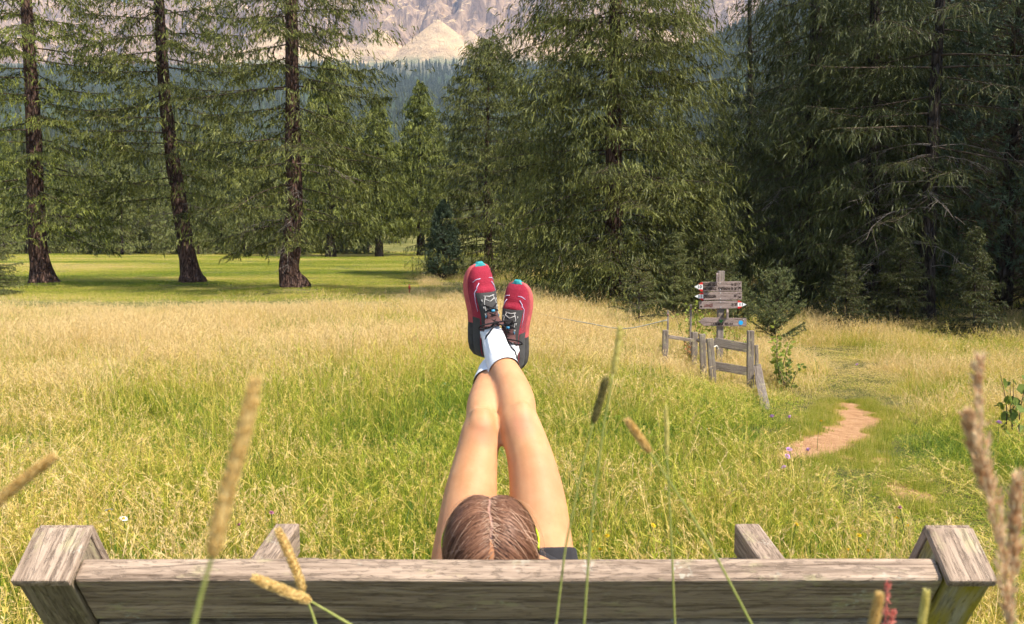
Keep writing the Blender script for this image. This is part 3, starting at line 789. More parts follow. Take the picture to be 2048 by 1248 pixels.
for i in range(46):
    u = -140 + i * 22.5 + rg.normal() * 7
    y = 50 + rg.uniform(0, 6)
    if 760 < u < 862: y += 34
    k = (K_F1, K_F2, K_F1, K_F1)[i % 4]
    k.put('conifer', *at(u, y), rg.random() * 6.28, rg.uniform(0.60, 0.92) * (0.85 if i % 4 == 1 else 1), 'young sunlit conifer at the far field edge, ' + where(u), EDGE)
K_FB.put('conifer', *at(712, 53), 1.0, 0.85, 'brown withered conifer among the green ones at the field edge')
ROW2 = 'taller conifers behind the edge of the mown field'
for i in range(34):
    u = -220 + i * 33 + rg.normal() * 10
    y = 64 + rg.uniform(0, 26)
    if 740 < u < 862: y += 34
    (K_F3, K_F4, K_F2)[i % 3].put('conifer', *at(u, y), rg.random() * 6.28, rg.uniform(0.52, 0.82) * (1.25 if i % 3 == 2 else 1), 'taller conifer behind the field edge, ' + where(u), ROW2)

# ------------------------------------------------------------------ scattering with geometry nodes (only for what nobody could count)
def scatter(name, kinds, pts, rot, scl, vi, extra, label, cat):
    me = bpy.data.meshes.new(name)
    me.vertices.add(len(pts)); me.vertices.foreach_set('co', np.asarray(pts, np.float32).ravel())
    def put(nm, typ, arr, key):
        a = me.attributes.new(nm, typ, 'POINT'); a.data.foreach_set(key, np.asarray(arr).ravel())
    put('rot', 'FLOAT_VECTOR', np.asarray(rot, np.float32), 'vector')
    put('scl', 'FLOAT_VECTOR', np.asarray(scl, np.float32), 'vector')
    put('vi', 'INT', np.asarray(vi, np.int32), 'value')
    for k, a in extra.items(): put(k, 'FLOAT', np.asarray(a, np.float32), 'value')
    o = link(bpy.data.objects.new(name, me))
    ng = bpy.data.node_groups.new(name, 'GeometryNodeTree')
    ng.interface.new_socket('Geometry', in_out='INPUT', socket_type='NodeSocketGeometry')
    ng.interface.new_socket('Geometry', in_out='OUTPUT', socket_type='NodeSocketGeometry')
    N = ng.nodes; gi = N.new('NodeGroupInput'); go = N.new('NodeGroupOutput'); jn = N.new('GeometryNodeJoinGeometry')
    def named(nm, typ):
        n = N.new('GeometryNodeInputNamedAttribute'); n.data_type = typ; n.inputs['Name'].default_value = nm; return n.outputs[0]
    nr, nsx, nv = named('rot', 'FLOAT_VECTOR'), named('scl', 'FLOAT_VECTOR'), named('vi', 'INT')
    for k, mesh in enumerate(kinds):
        so = bpy.data.objects.new(name + '_piece', mesh)
        oi = N.new('GeometryNodeObjectInfo'); oi.inputs['Object'].default_value = so; oi.inputs['As Instance'].default_value = False
        cmp_ = N.new('FunctionNodeCompare'); cmp_.data_type = 'INT'; cmp_.operation = 'EQUAL'
        ints = [s for s in cmp_.inputs if s.type == 'INT']
        ng.links.new(nv, ints[0]); ints[1].default_value = k
        ip = N.new('GeometryNodeInstanceOnPoints')
        ng.links.new(gi.outputs[0], ip.inputs['Points']); ng.links.new(cmp_.outputs[0], ip.inputs['Selection'])
        ng.links.new(oi.outputs['Geometry'], ip.inputs['Instance'])
        ng.links.new(nr, ip.inputs['Rotation']); ng.links.new(nsx, ip.inputs['Scale'])
        ng.links.new(ip.outputs[0], jn.inputs[0])
    ng.links.new(jn.outputs[0], go.inputs[0])
    md = o.modifiers.new('scatter', 'NODES'); md.node_group = ng
    return tag(o, label, cat, kind='stuff')

def far_tree(seed):
    rng = np.random.default_rng(seed); mb = MB()
    H = 1.0
    for i in range(9):
        z0 = 0.06 + 0.10 * i; r = 0.20 * (1 - z0) * rng.uniform(0.8, 1.15) + 0.012
        n = 7; a = np.arange(n * 2) / (n * 2) * 6.283 + rng.random() * 6
        rr = np.where(np.arange(n * 2) % 2 == 0, r, r * 0.5) * rng.uniform(0.8, 1.2, n * 2)
        ring = np.stack([np.cos(a) * rr, np.sin(a) * rr, np.full(n * 2, z0 - 0.03) + rng.normal(size=n * 2) * 0.008], -1)
        V = np.vstack([ring, [[0, 0, z0 + 0.15]]])
        mb.add(V, None, [(k, (k + 1) % (2 * n), 2 * n) for k in range(2 * n)])
    return mb.mesh('far_conifer', M_SPRUCE, smooth=False)
n = 26000
yy = np.sqrt(rg.uniform(115.0 ** 2, 1860.0 ** 2, n)); yy = np.where(rg.random(n) < 0.3, rg.uniform(115, 700, n), yy)
xx = yy * rg.uniform(-0.72, 0.72, n)
hz = hill_h(xx, yy); gz = ground_h(xx, yy)
zz = np.maximum(np.where(yy > 165, hz, -99), gz)
clear = (fbm(xx * 0.012 + 4, yy * 0.006, 4) > 0.70 - 0.16 * sstep(1500, 1860, yy))
clear |= (yy < 150) & (np.abs(xx / yy + 0.12) < 0.035)
clear |= zz > 318 + 120 * (fbm(xx * 0.004 + 7, yy * 0.002, 4) - 0.45) + 0.08 * xx
ok = ~clear
m = ok.sum()
hs = rg.uniform(9, 19, m)
scatter('far_forest', [far_tree(s) for s in (1, 2, 3, 4)], np.stack([xx, yy, zz - 0.5], -1)[ok], np.stack([np.zeros(m), np.zeros(m), rg.random(m) * 6.28], -1),
        np.stack([hs, hs, hs], -1), rg.integers(0, 4, m), {}, 'distant conifer forest covering the valley sides below the mountain', 'forest')

# ------------------------------------------------------------------ the relax lounger
M_WOOD = weathered_wood('weathered_larch', (0.44, 0.325, 0.235), (0.17, 0.115, 0.078), 1.0)
M_WOODB = weathered_wood('weathered_larch_backs', (0.34, 0.265, 0.175), (0.11, 0.08, 0.048), 0.35)
M_WOODY = weathered_wood('lichen_bounce_larch', (0.42, 0.36, 0.24), (0.17, 0.14, 0.08), 0.3, 0.7, (0.38, 0.30, 0.04))  # right stringer: lichen yellow that also paints in light bounced off the grass
E = P(1024, 1160, 1.50); E[0] = 0
dB = np.array([0, 0.5736, -0.8192]); dB /= np.linalg.norm(dB)
nB = np.array([0, 0.8192, 0.5736]); nB /= np.linalg.norm(nB)
ben = empty('wooden_lounger', (0, 2.1, 0), 'weathered grey wooden lounger bench seen from behind, a person lying on it', 'bench')
R_back = frame((1, 0, 0), nB)
xl, xr = -0.768, 0.757
for k in range(4):
    c = E + dB * (0.140 * k + 0.064) + nB * 0.023
    plank('backrest_plank', (xr - xl - 0.004, 0.128, 0.046), (0.5 * (xl + xr), c[1], c[2]), R_back, M_WOOD if k == 0 else M_WOODB, ben, 0.009, 3, 0.0015, 14)
for sg, (x0, x1) in ((-1, (-0.862, -0.768)), (1, (0.757, 0.835))):
    xc = 0.5 * (x0 + x1); w = x1 - x0
    Rs = frame(dB, (sg, 0, 0))          # grain along the backrest, thickness along x
    zlen = 0.86
    c = E + dB * (zlen / 2 + 0.002) + nB * 0.043
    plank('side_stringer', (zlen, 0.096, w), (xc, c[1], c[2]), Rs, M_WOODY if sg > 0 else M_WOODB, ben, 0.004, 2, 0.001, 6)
    c = E + dB * (-0.0075) + nB * 0.043
    plank('end_cap', (0.112, w + 0.006, 0.018), (xc, c[1], c[2]), frame(nB, -dB), M_WOOD, ben, 0.004, 2, 0.0008, 6)
    c = E + dB * 0.19 + nB * 0.1005
    plank('front_board', (0.40, w + 0.004, 0.018), (xc, c[1], c[2]), frame(dB, nB), M_WOOD, ben, 0.003, 2)
K0 = E + dB * 0.60 + nB * 0.01
for sg, (x0, x1) in ((-1, (-0.764, -0.686)), (1, (0.720, 0.800))):
    a = np.array([0.5 * (x0 + x1), 1.78, 0.455]); b = P(1024 + sg * 480, 1046, 2.80); b[0] = a[0]
    zt = b[2]
    dirn = unit(b - a); c = 0.5 * (a + b) + np.array([0, 0, -0.05]); ln = np.linalg.norm(b - a)
    plank('side_beam', (ln, x1 - x0, 0.10), c, frame(dirn, (0, 0, 1)), M_WOOD, ben, 0.008, 3, 0.001, 8)
    for yy_, top in ((1.93, 0.40), (2.66, 0.43)):
        plank('leg', (top, 0.08, 0.08), (a[0] - sg * 0.082, yy_, top / 2 - 0.005), frame((0, 0, 1), (1, 0, 0)), M_WOODB, ben, 0.005, 2)
for k in range(7):
    y = 1.93 + 0.118 * k
    zt = 0.392 - 0.014 * k
    plank('seat_slat', (1.37, 0.10, 0.03), (0.015, y, zt), frame((1, 0, 0), (0, -0.1, 1)), M_WOODB, ben, 0.004, 2)

# ------------------------------------------------------------------ the person
def loft_body(parts, name, mat, voxel, parent, smooth_it=6, thick=None):
    mb = MB()
    for pts, r, asp in parts:
        add_tube(mb, pts, r, 20, True, aspect=asp, ref=(1, 0, 0))
    o = mb.obj(name, mat)
    rm = o.modifiers.new('remesh', 'REMESH'); rm.mode = 'VOXEL'; rm.voxel_size = voxel; rm.use_smooth_shade = True
    sm = o.modifiers.new('smooth', 'SMOOTH'); sm.factor = 0.5; sm.iterations = smooth_it
    dg = bpy.context.evaluated_depsgraph_get()
    me = bpy.data.meshes.new_from_object(o.evaluated_get(dg))
    o.modifiers.clear(); o.data = me
    me.name = name
    for p in me.polygons: p.use_smooth = True
    if not me.materials: me.materials.append(mat)
    o.parent = parent
    o.matrix_parent_inverse = Matrix.LocRotScale(parent.location, parent.rotation_euler, parent.scale).inverted()
    return o
def chain(rows, n=24):
    """rows of (x, y, z, r[, aspect])"""
    a = np.array([r if len(r) == 5 else (*r, 1.0) for r in rows], float)
    s = smooth_path(a, n)
    return s[:, :3], np.maximum(s[:, 3], 0.003), s[:, 4]
def legrow(u, v, y, r, asp=1.05):
    p = P(u, v, y); return (p[0], p[1], p[2], r, asp)
LEG_R = [legrow(1088, 1206, 2.17, 0.094), legrow(1079, 1110, 2.215, 0.090), legrow(1075, 1000, 2.27, 0.0745), legrow(1060, 915, 2.315, 0.0620),
         legrow(1042, 858, 2.35, 0.0570, 1.12), legrow(1036, 833, 2.378, 0.0520, 1.12), legrow(1031, 800, 2.42, 0.0535, 1.15), legrow(1017, 763, 2.48, 0.0485, 1.2), legrow(1003, 728, 2.540, 0.0390, 1.10), legrow(993, 699, 2.59, 0.0330), 0, 0, 0]
LEG_L = [legrow(922, 1206, 2.17, 0.094), legrow(932, 1110, 2.215, 0.088), legrow(940, 1000, 2.27, 0.0720), legrow(953, 912, 2.325, 0.0575),
         legrow(961, 868, 2.355, 0.0535, 1.12), legrow(966, 842, 2.39, 0.0480, 1.12), legrow(969, 810, 2.44, 0.0498, 1.15), legrow(979, 772, 2.54, 0.0450, 1.15), legrow(990, 738, 2.63, 0.0385, 1.05), 0, 0, 0]
A_R, A_L = P(979, 664, 2.645), P(1020, 695, 2.755)
FR_R = frame((-0.035, -0.13, 1), (0.50, -0.87, 0.0)); FR_L = frame((0.035, -0.13, 1), (-0.36, -0.92, 0.0))
ANK = Vector((0.084, 0, 0.080))
def foot_rows(A, F):
    o_ = Vector(A) - F @ ANK
    return [(*(o_ + F @ Vector(q)), r, 1.0) for q, r in (((0.076, 0, 0.098), 0.0285), ((0.086, 0, 0.066), 0.0255), ((0.115, 0, 0.052), 0.023), ((0.16, 0, 0.045), 0.020))]
LEG_R = LEG_R[:-3] + foot_rows(A_R, FR_R); LEG_L = LEG_L[:-3] + foot_rows(A_L, FR_L)
person = empty('person', (0, 2.15, 0.42), 'person lying on the lounger, legs raised and ankles crossed, black shorts and red shoes', 'person')
Hc = P(983, 1104, 1.735); Hc = np.array([Hc[0], 1.735, Hc[2]])
hu = unit(np.array([0, -0.45, 0.89])); hf = unit(np.array([0, 0.89, 0.45])); hx = np.array([1.0, 0, 0])
cxm = -0.022
torso = [(cxm, 2.20, 0.515, 0.115, 0.80), (cxm, 2.15, 0.535, 0.160, 0.66), (cxm, 2.06, 0.565, 0.142, 0.66), (cxm, 1.97, 0.605, 0.132, 0.70), (cxm, 1.89, 0.650, 0.150, 0.62), (cxm, 1.83, 0.690, 0.150, 0.50), (cxm, 1.795, 0.715, 0.085, 0.62)]
neck = [(cxm, 1.83, 0.69, 0.055), (cxm - 0.01, 1.79, 0.735, 0.050), (*(Hc - hu * 0.07 - hf * 0.005), 0.052), (*(Hc - hu * 0.02), 0.05)]
def hrow(du, df, r, asp): p = Hc + hu * du + hf * df; return (*p, r, asp)
head = [hrow(-0.115, 0.045, 0.020, 1.0), hrow(-0.095, 0.035, 0.044, 1.1), hrow(-0.06, 0.022, 0.060, 1.22), hrow(-0.02, 0.006, 0.070, 1.28), hrow(0.03, -0.002, 0.0745, 1.27), hrow(0.07, -0.006, 0.062, 1.25), hrow(0.092, -0.006, 0.040, 1.25), hrow(0.102, -0.006, 0.012, 1.2)]
nose = [hrow(0.005, 0.088, 0.008, 1), hrow(-0.02, 0.100, 0.010, 1), hrow(-0.035, 0.104, 0.011, 1), hrow(-0.042, 0.094, 0.010, 1)]
body_parts = [chain(torso), chain(neck, 10), chain(head, 20), chain(nose, 8), chain(LEG_R, 40), chain(LEG_L, 40)]
for sg in (-1, 1):
    body_parts.append(chain([(cxm + sg * 0.05, 1.80, 0.70, 0.05), (cxm + sg * 0.12, 1.82, 0.690, 0.052), (cxm + sg * 0.175, 1.845, 0.665, 0.047), (cxm + sg * 0.225, 1.92, 0.595, 0.041), (cxm + sg * 0.25, 2.00, 0.525, 0.038), (cxm + sg * 0.262, 2.08, 0.487, 0.036), (cxm + sg * 0.258, 2.17, 0.455, 0.029), (cxm + sg * 0.250, 2.21, 0.442, 0.024)], 30))
    # hand on the belly: palm and five fingers
    w = np.array([cxm + sg * 0.250, 2.21, 0.442])
    fd = unit(np.array([-sg * 0.06, 0.98, -0.17])); sd = unit(np.array([sg * 1.0, 0.06, 0.0])); dn = np.cross(fd, sd); dn = dn if dn[2] < 0 else -dn
    body_parts.append(chain([(*(w), 0.024, 0.75), (*(w + fd * 0.03), 0.032, 0.45), (*(w + fd * 0.07), 0.038, 0.38), (*(w + fd * 0.088), 0.036, 0.34)], 10))
    for q, (off, ln) in enumerate(((-0.030, 0.060), (-0.010, 0.072), (0.010, 0.076), (0.030, 0.066))):
        b = w + fd * 0.08 + sd * off
        body_parts.append(chain([(*b, 0.0085), (*(b + fd * ln * 0.45 - dn * 0.004), 0.0082), (*(b + fd * ln * 0.8 + dn * 0.004), 0.0075), (*(b + fd * ln + dn * 0.014), 0.006)], 10))
    b = w + fd * 0.025 + sd * -0.02
    body_parts.append(chain([(*b, 0.012), (*(b + fd * 0.025 - sd * 0.022), 0.0105), (*(b + fd * 0.05 - sd * 0.036), 0.009), (*(b + fd * 0.065 - sd * 0.04), 0.006)], 10))
    # ear
    body_parts.append(chain([hrow(0.025, -0.005, 0.006, 1), hrow(0.0, -0.012, 0.013, 1), hrow(-0.03, -0.004, 0.008, 1)], 8))
    a = body_parts[-1]; body_parts[-1] = (a[0] + hx * sg * 0.073, a[1], a[2])
    # kneecap
    kp = P(1043, 852, 2.31) if sg > 0 else P(962, 862, 2.315)
    body_parts.append(chain([(kp[0], kp[1] + 0.022, kp[2] - 0.045, 0.026), (kp[0], kp[1] + 0.021, kp[2], 0.040), (kp[0], kp[1] + 0.045, kp[2] + 0.05, 0.026)], 8))
t = NT('skin'); geo = t.n('ShaderNodeNewGeometry'); pos = geo.outputs['Position']
n1 = t.noise(pos, 14, 4, 0.55); n2 = t.noise(pos, 160, 3, 0.6); n3 = t.noise(pos, 5, 3, 0.5)
c = t.ramp(n1, [(0.3, (0.53, 0.245, 0.108)), (0.7, (0.65, 0.345, 0.170))])
c = t.mix(t.ramp(t.noise(pos, 75, 2, 0.5), [(0.73, 0.0), (0.77, 0.5)]), c, (0.30, 0.12, 0.07))
c = t.mix(t.ramp(n3, [(0.42, 0.0), (0.70, 0.5)]), c, (0.56, 0.25, 0.135))
for sg in (-1, 1):                                   # redder knees
    kp = P(1045, 850, 2.30) if sg > 0 else P(966, 866, 2.305)
    dv = t.n('ShaderNodeVectorMath', operation='DISTANCE'); t.L(pos, dv.inputs[0]); dv.inputs[1].default_value = tuple(kp)
    c = t.mix(t.math('MULTIPLY', t.ramp(dv.outputs['Value'], [(0.012, 1.0), (0.05, 0.0)]), n1), c, (0.50, 0.19, 0.12))
t.pbr(c, 0.55, t.bump(n2, 0.15, 0.002), spec=0.22, sss=0.12)
M_SKIN = t.m
loft_body(body_parts, 'body', M_SKIN, 0.0065, person, 7)

# clothes
def fabric(name, col, col2=None, scale=900, rough=0.85, bump=0.3):
    t = NT(name); v = t.coord()
    w = t.n('ShaderNodeTexVoronoi'); w.inputs['Scale'].default_value = scale; t.L(v, w.inputs['Vector'])
    n = t.noise(v, 25, 4)
    cc = t.mix(n, tuple(x * 0.82 for x in col), col2 or tuple(min(1, x * 1.15) for x in col))
    h = t.math('ADD', t.math('MULTIPLY', w.outputs['Distance'], 0.4), t.math('MULTIPLY', n, 0.8))
    t.pbr(cc, rough, t.bump(h, bump, 0.003), spec=0.2, sheen=0.1); return t.m
M_BLACK = fabric('black_fabric', (0.030, 0.028, 0.030))
M_NEON = fabric('neon_fabric', (0.62, 0.86, 0.02), scale=500)
def inflate(rows, k, d): return [(r[0], r[1], r[2], r[3] + d, *(r[4:])) for r in rows[:k]]
def cut_leg(rows, f):
    pts, r, a = chain(rows, 60); m = int(60 * f)
    return pts[:m], r[:m] + 0.007, a[:m]
sh = [chain([(cxm, 2.20, 0.515, 0.122, 0.80), (cxm, 2.15, 0.535, 0.168, 0.68), (cxm, 2.06, 0.565, 0.151, 0.69), (cxm, 2.03, 0.58, 0.146, 0.70)]), cut_leg(LEG_R, 0.103), cut_leg(LEG_L, 0.097)]
loft_body(sh, 'shorts', M_BLACK, 0.006, person, 3)
tp = [chain([(cxm, 2.08, 0.558, 0.150, 0.70), (cxm, 1.97, 0.605, 0.139, 0.74), (cxm, 1.89, 0.650, 0.156, 0.66), (cxm, 1.83, 0.690, 0.154, 0.56)])]
for sg in (-1, 1):
    tp.append(chain([(cxm + sg * 0.05, 1.81, 0.695, 0.056), (cxm + sg * 0.12, 1.82, 0.685, 0.057), (cxm + sg * 0.178, 1.848, 0.660, 0.052), (cxm + sg * 0.205, 1.895, 0.628, 0.050)], 14))
loft_body(tp, 'top', M_BLACK, 0.006, person, 3)

def to_person(o):
    o.parent = person; o.matrix_parent_inverse = Matrix.Translation(person.location).inverted(); return o
# eyes
for sg in (-1, 1):
    mb = MB(); c0 = Hc + hf * 0.078 + hx * sg * 0.031 + hu * 0.002
    pts = np.array([c0 - hf * 0.012, c0 - hf * 0.006, c0, c0 + hf * 0.006, c0 + hf * 0.011])
    add_tube(mb, pts, [0.003, 0.010, 0.012, 0.009, 0.002], 10)
    to_person(mb.obj('eye', plain('eye', (0.6, 0.58, 0.55), 0.2, 0.5, 0.05)))
mb = MB(); c0 = Hc - hu * 0.062 + hf * 0.086
add_tube(mb, [c0 - hx * 0.024 - hf * 0.008, c0 - hx * 0.01, c0 + hx * 0.01, c0 + hx * 0.024 - hf * 0.008], [0.002, 0.006, 0.006, 0.002], 8)
to_person(mb.obj('mouth', plain('lips', (0.5, 0.2, 0.17), 0.4, 0.3, 0.1)))

# hair parted in the middle
rgh = np.random.default_rng(12)
t = NT('brown_hair'); rr_ = t.attr('rnd'); tt_ = t.attr('tpos')
c = t.ramp(rr_, [(0.0, (0.085, 0.036, 0.020)), (0.4, (0.20, 0.090, 0.048)), (0.75, (0.32, 0.160, 0.090)), (1.0, (0.50, 0.32, 0.21))])
pb = t.n('ShaderNodeBsdfPrincipled'); t.L(c, pb.inputs['Base Color']); pb.inputs['Roughness'].default_value = 0.55
pb.inputs['Specular IOR Level'].default_value = 0.3
t.L(pb.outputs[0], t.out.inputs['Surface'])
M_HAIR = t.m
ax, af, au = 0.0755, 0.0945, 0.1115
mb = MB()
NS = 6500; NSEG = 10
def hair_pts(th, sg, s, lift, x0, wig, turn):
    """a strand leaving the parting at angle th (0 front .. pi back) towards side sg"""
    ph = s * 1.72
    n0 = math.cos(th) * hf + math.sin(th) * hu
    tgt = unit(hx * sg * 1.0 - hu * 0.42 - hf * turn)
    tgt = unit(tgt - n0 * np.dot(tgt, n0))
    d = np.cos(ph)[:, None] * n0 + np.sin(ph)[:, None] * tgt
    p = Hc + (d @ hx)[:, None] * hx * ax + (d @ hf)[:, None] * hf * af + (d @ hu)[:, None] * hu * au
    hang = np.clip(s - 0.80, 0, 1)
    p = p + (-hu * 0.10)[None] * (hang * 1.8)[:, None] ** 1.2 + d * lift[:, None]
    p = p + hx * (x0 + 0.0035 * math.sin(th * 3.1 + 0.8) + 0.0015 * math.sin(th * 11)) + (hf * np.sin(s * 5 + wig)[:, None] * 0.0022)
    return p, d
for i in range(NS):
    th = rgh.uniform(0.25, 2.75); sg = 1 if i % 2 else -1
    s = np.linspace(0.0, rgh.uniform(0.85, 1.15), NSEG)
    lift = (0.0030 + rgh.random() * 0.0065) * (0.35 + np.minimum(1, s * 5)) + 0.004 * np.sin(np.minimum(s, 1) * 3.1)
    p, d = hair_pts(th + rgh.normal() * 0.03, sg, s, lift, sg * (0.0022 + abs(rgh.normal()) * 0.0026), rgh.random() * 6, 0.15 + 0.5 * rgh.random() * (th / 2.7))
    tg = unit(np.gradient(p, axis=0)); b = unit(np.cross(tg, d))
    w = 0.00075 * np.interp(s, [0, 0.1, 0.9, 1.2], [0.5, 1, 1, 0.3])[:, None]
    Vh = np.stack([p - b * w, p + b * w], 1).reshape(-1, 3)
    k = np.arange(NSEG - 1) * 2
    clump = 0.5 + 0.5 * math.sin(th * 34 + sg * 1.3) * math.sin(th * 13)
    mb.add(Vh, np.stack([k, k + 1, k + 3, k + 2], -1), rnd=np.clip(0.30 + 0.22 * clump + rgh.normal() * 0.16, 0, 1), tpos=np.repeat(s, 2))
for i in range(260):                                  # flyaway hairs
    th = rgh.uniform(0.4, 2.6); sg = rgh.choice([-1, 1]); s = np.linspace(0.05, rgh.uniform(0.5, 1.2), NSEG)
    lift = 0.008 + 0.016 * rgh.random() * s
    p, d = hair_pts(th, sg, s, lift, rgh.normal() * 0.01, rgh.random() * 6, rgh.uniform(-0.4, 0.9))
    tg = unit(np.gradient(p, axis=0)); b = unit(np.cross(tg, d)); w = 0.0004
    Vh = np.stack([p - b * w, p + b * w], 1).reshape(-1, 3); k = np.arange(NSEG - 1) * 2
    mb.add(Vh, np.stack([k, k + 1, k + 3, k + 2], -1), rnd=0.95, tpos=np.repeat(s, 2))
# under-layer of hair, open along the parting
for sg in (-1, 1):
    ths = np.linspace(0.2, 2.85, 40); ss = np.linspace(0.02, 1.05, 16); rows = []
    for th in ths:
        p, d = hair_pts(th, sg, ss, np.full(16, 0.0016), sg * 0.0022, 0, 0.3); rows.append(p)
    Vh = np.array(rows).reshape(-1, 3); i = np.arange(39)[:, None] * 16; j = np.arange(15)[None]
    mb.add(Vh, np.stack([i + j, i + j + 1, i + 16 + j + 1, i + 16 + j], -1).reshape(-1, 4), rnd=0.18, tpos=0.5)
to_person(mb.obj('hair', M_HAIR))
# scalp under the parting so the part reads as skin
mb = MB(); ths = np.linspace(0.15, 2.9, 40); w_ = np.linspace(-1, 1, 9); rows = []
for th in ths:
    n0 = math.cos(th) * hf + math.sin(th) * hu
    for q in w_:
        d = unit(n0 + hx * q * 0.5); rows.append(Hc + hx * (d @ hx) * ax + hf * (d @ hf) * af + hu * (d @ hu) * au + n0 * 0.0012)
i = np.arange(39)[:, None] * 9; j = np.arange(8)[None]
mb.add(np.array(rows), np.stack([i + j, i + j + 1, i + 9 + j + 1, i + 9 + j], -1).reshape(-1, 4))
t = NT('scalp'); t.pbr(t.ramp(t.noise(t.coord(), 70, 3), [(0.3, (0.40, 0.20, 0.145)), (0.7, (0.56, 0.31, 0.23))]), 0.5, spec=0.3)
to_person(mb.obj('scalp', t.m))
# bright band round the front of the head
mb = MB(); a = np.linspace(-1.75, 1.75, 40)
nrm = unit(hf * 0.93 + hu * 0.36); up2 = unit(hu - nrm * np.dot(hu, nrm))
cen = Hc + hu * 0.012 + hf * 0.012
base = np.array([cen + hx * (math.sin(q) * 0.0955 - 0.002) + hf * math.cos(q) * 0.104 - hu * 0.006 * math.cos(q) for q in a])
outw = unit(base - cen)
Vb = np.stack([base - up2 * 0.013, base - up2 * 0.013 + outw * 0.003, base + up2 * 0.013 + outw * 0.003, base + up2 * 0.013], 1).reshape(-1, 3)
i = np.arange(39)[:, None] * 4; j = np.arange(4)[None]
mb.add(Vb, np.stack([i + j, i + (j + 1) % 4, i + 4 + (j + 1) % 4, i + 4 + j], -1).reshape(-1, 4))
o = to_person(mb.obj('headband', M_NEON)); o['label'] = 'neon yellow band around the head'

# socks
t = NT('white_sock'); v = t.coord()
wv = t.n('ShaderNodeTexVoronoi'); wv.inputs['Scale'].default_value = 260; t.L(v, wv.inputs['Vector'])
t.pbr(t.mix(t.noise(v, 40, 3), (0.74, 0.74, 0.76), (0.84, 0.84, 0.85)), 0.9, t.bump(wv.outputs['Distance'], 0.5, 0.003), spec=0.15, sheen=0.2)
M_SOCK = t.m
def sock(rows, f0, n_sd=44):
    pts, r, a = chain(rows, 80); k = int(80 * f0); pts, r = pts[k:], r[k:] + 0.0035
    r[:4] += np.array([0.0002, 0.0012, 0.0012, 0.0006])
    Vs, Qs, Ts = tube_geo(pts, r, n_sd, False, aspect=a[k:], ref=(1, 0, 0))
    ring = np.repeat(pts, n_sd, 0); dv = Vs - ring
    ang = np.tile(np.arange(n_sd), len(pts)); li = np.repeat(np.arange(len(pts)), n_sd)
    kk = 1 + np.where((ang % 4 < 2) & (li > 4), 0.05, 0.0)
    mb = MB(); mb.add(ring + dv * kk[:, None], Qs); return to_person(mb.obj('sock', M_SOCK))
sock(LEG_R, 0.575)
sock(LEG_L, 0.585)

# ------------------------------------------------------------------ shoes
SX = np.array([0, .008, .025, .05, .08, .11, .14, .17, .20, .225, .248, .266, .279, .286])
SW = np.array([.012, .026, .0360, .0390, .0375, .0360, .0375, .0415, .0455, .0460, .0435, .0375, .0285, .015])
Z0 = np.array([.020, .010, .004, .001, .000, .003, .005, .003, .001, .002, .006, .012, .020, .028])
TH = np.array([.022, .030, .037, .040, .039, .037, .035, .033, .031, .029, .027, .024, .019, .010])
Z2 = np.array([.060, .088, .098, .098, .100, .104, .104, .095, .083, .072, .063, .055, .046, .036])
def sec(x): return [float(np.interp(x, SX, q)) for q in (SW, Z0, TH, Z2)]
def surf(x, phi, off=0.0):
    w, z0, th, z2 = sec(x); z1 = z0 + th - 0.006; w = w * 0.90
    cph, sph = math.cos(phi), math.sin(phi)
    y = (w + off) * math.copysign(abs(cph) ** 0.75, cph); z = z1 + (z2 - z1 + off) * abs(sph) ** 0.80
    return np.array([x, y, z])
M_RED = fabric('red_mesh', (0.26, 0.012, 0.030), (0.42, 0.028, 0.058), 420, 0.85, 0.9)
M_GREY = fabric('black_grey_overlay', (0.040, 0.037, 0.036), (0.075, 0.07, 0.066), 300, 0.75, 0.5)
M_TONGUE = fabric('brown_tongue', (0.13, 0.06, 0.055), None, 400, 0.9)
M_SOLE = plain('dark_sole', (0.060, 0.056, 0.052), 0.8, 0.3, 0.4, 40)
M_CORAL = plain('coral_sole', (0.52, 0.105, 0.10), 0.75, 0.3, 0.25, 40)
M_AQUA = plain('aqua_rubber', (0.03, 0.30, 0.31), 0.6, 0.4, 0.15, 60)
M_LACE = plain('black_lace', (0.018, 0.015, 0.016), 0.8, 0.2, 0.3, 200)
M_LILAC = plain('lilac_trim', (0.55, 0.50, 0.68), 0.5, 0.4, 0.1, 60)
M_BLUE = plain('blue_eyelet', (0.06, 0.30, 0.50), 0.4, 0.5, 0.1, 60)
M_TRIM = plain('grey_trim', (0.42, 0.40, 0.37), 0.5, 0.4, 0.1, 60)
def grid_quads(nr, nc, closed=False):
    i = np.arange(nr - 1)[:, None] * nc; j = np.arange(nc if closed else nc - 1)[None]; j2 = (j + 1) % nc
    return np.stack([i + j, i + j2, i + nc + j2, i + nc + j], -1).reshape(-1, 4)
def patch(name, x0, x1, p0, p1, off, mat, nx=24, ny=20, hole=None, wrinkle=0.0, edge=0.0):
    mb = MB(); xs_ = np.linspace(x0, x1, nx)
    ph = np.linspace(p0, p1, ny); V = []
    for x in xs_:
        for p_ in ph:
            q = surf(x, p_, off)
            if wrinkle:
                q[2] += wrinkle * math.sin((x - 0.165) * 190 + 1.2 * math.cos(p_ * 2)) * math.exp(-((x - 0.212) / 0.018) ** 2) * math.sin(p_) ** 2
            V.append(q)
    V = np.array(V); Qd = grid_quads(nx, ny)
    if hole:
        cx_ = V[Qd].mean(1)[:, 0]; jj = np.tile(np.arange(ny - 1), nx - 1); pc = 0.5 * (ph[jj] + ph[jj + 1])
        Qd = Qd[~((cx_ > hole[0]) & (cx_ < hole[1]) & (pc > hole[2]) & (pc < hole[3]))]
    mb.add(V, Qd); return mb.mesh(name, mat)
def surf_line(pts, r, mb, sides=6):
    add_tube(mb, [surf(x, p_, o_) for x, p_, o_ in pts], r, sides)
hole = (0.014, 0.116, 0.95, math.pi - 0.95)
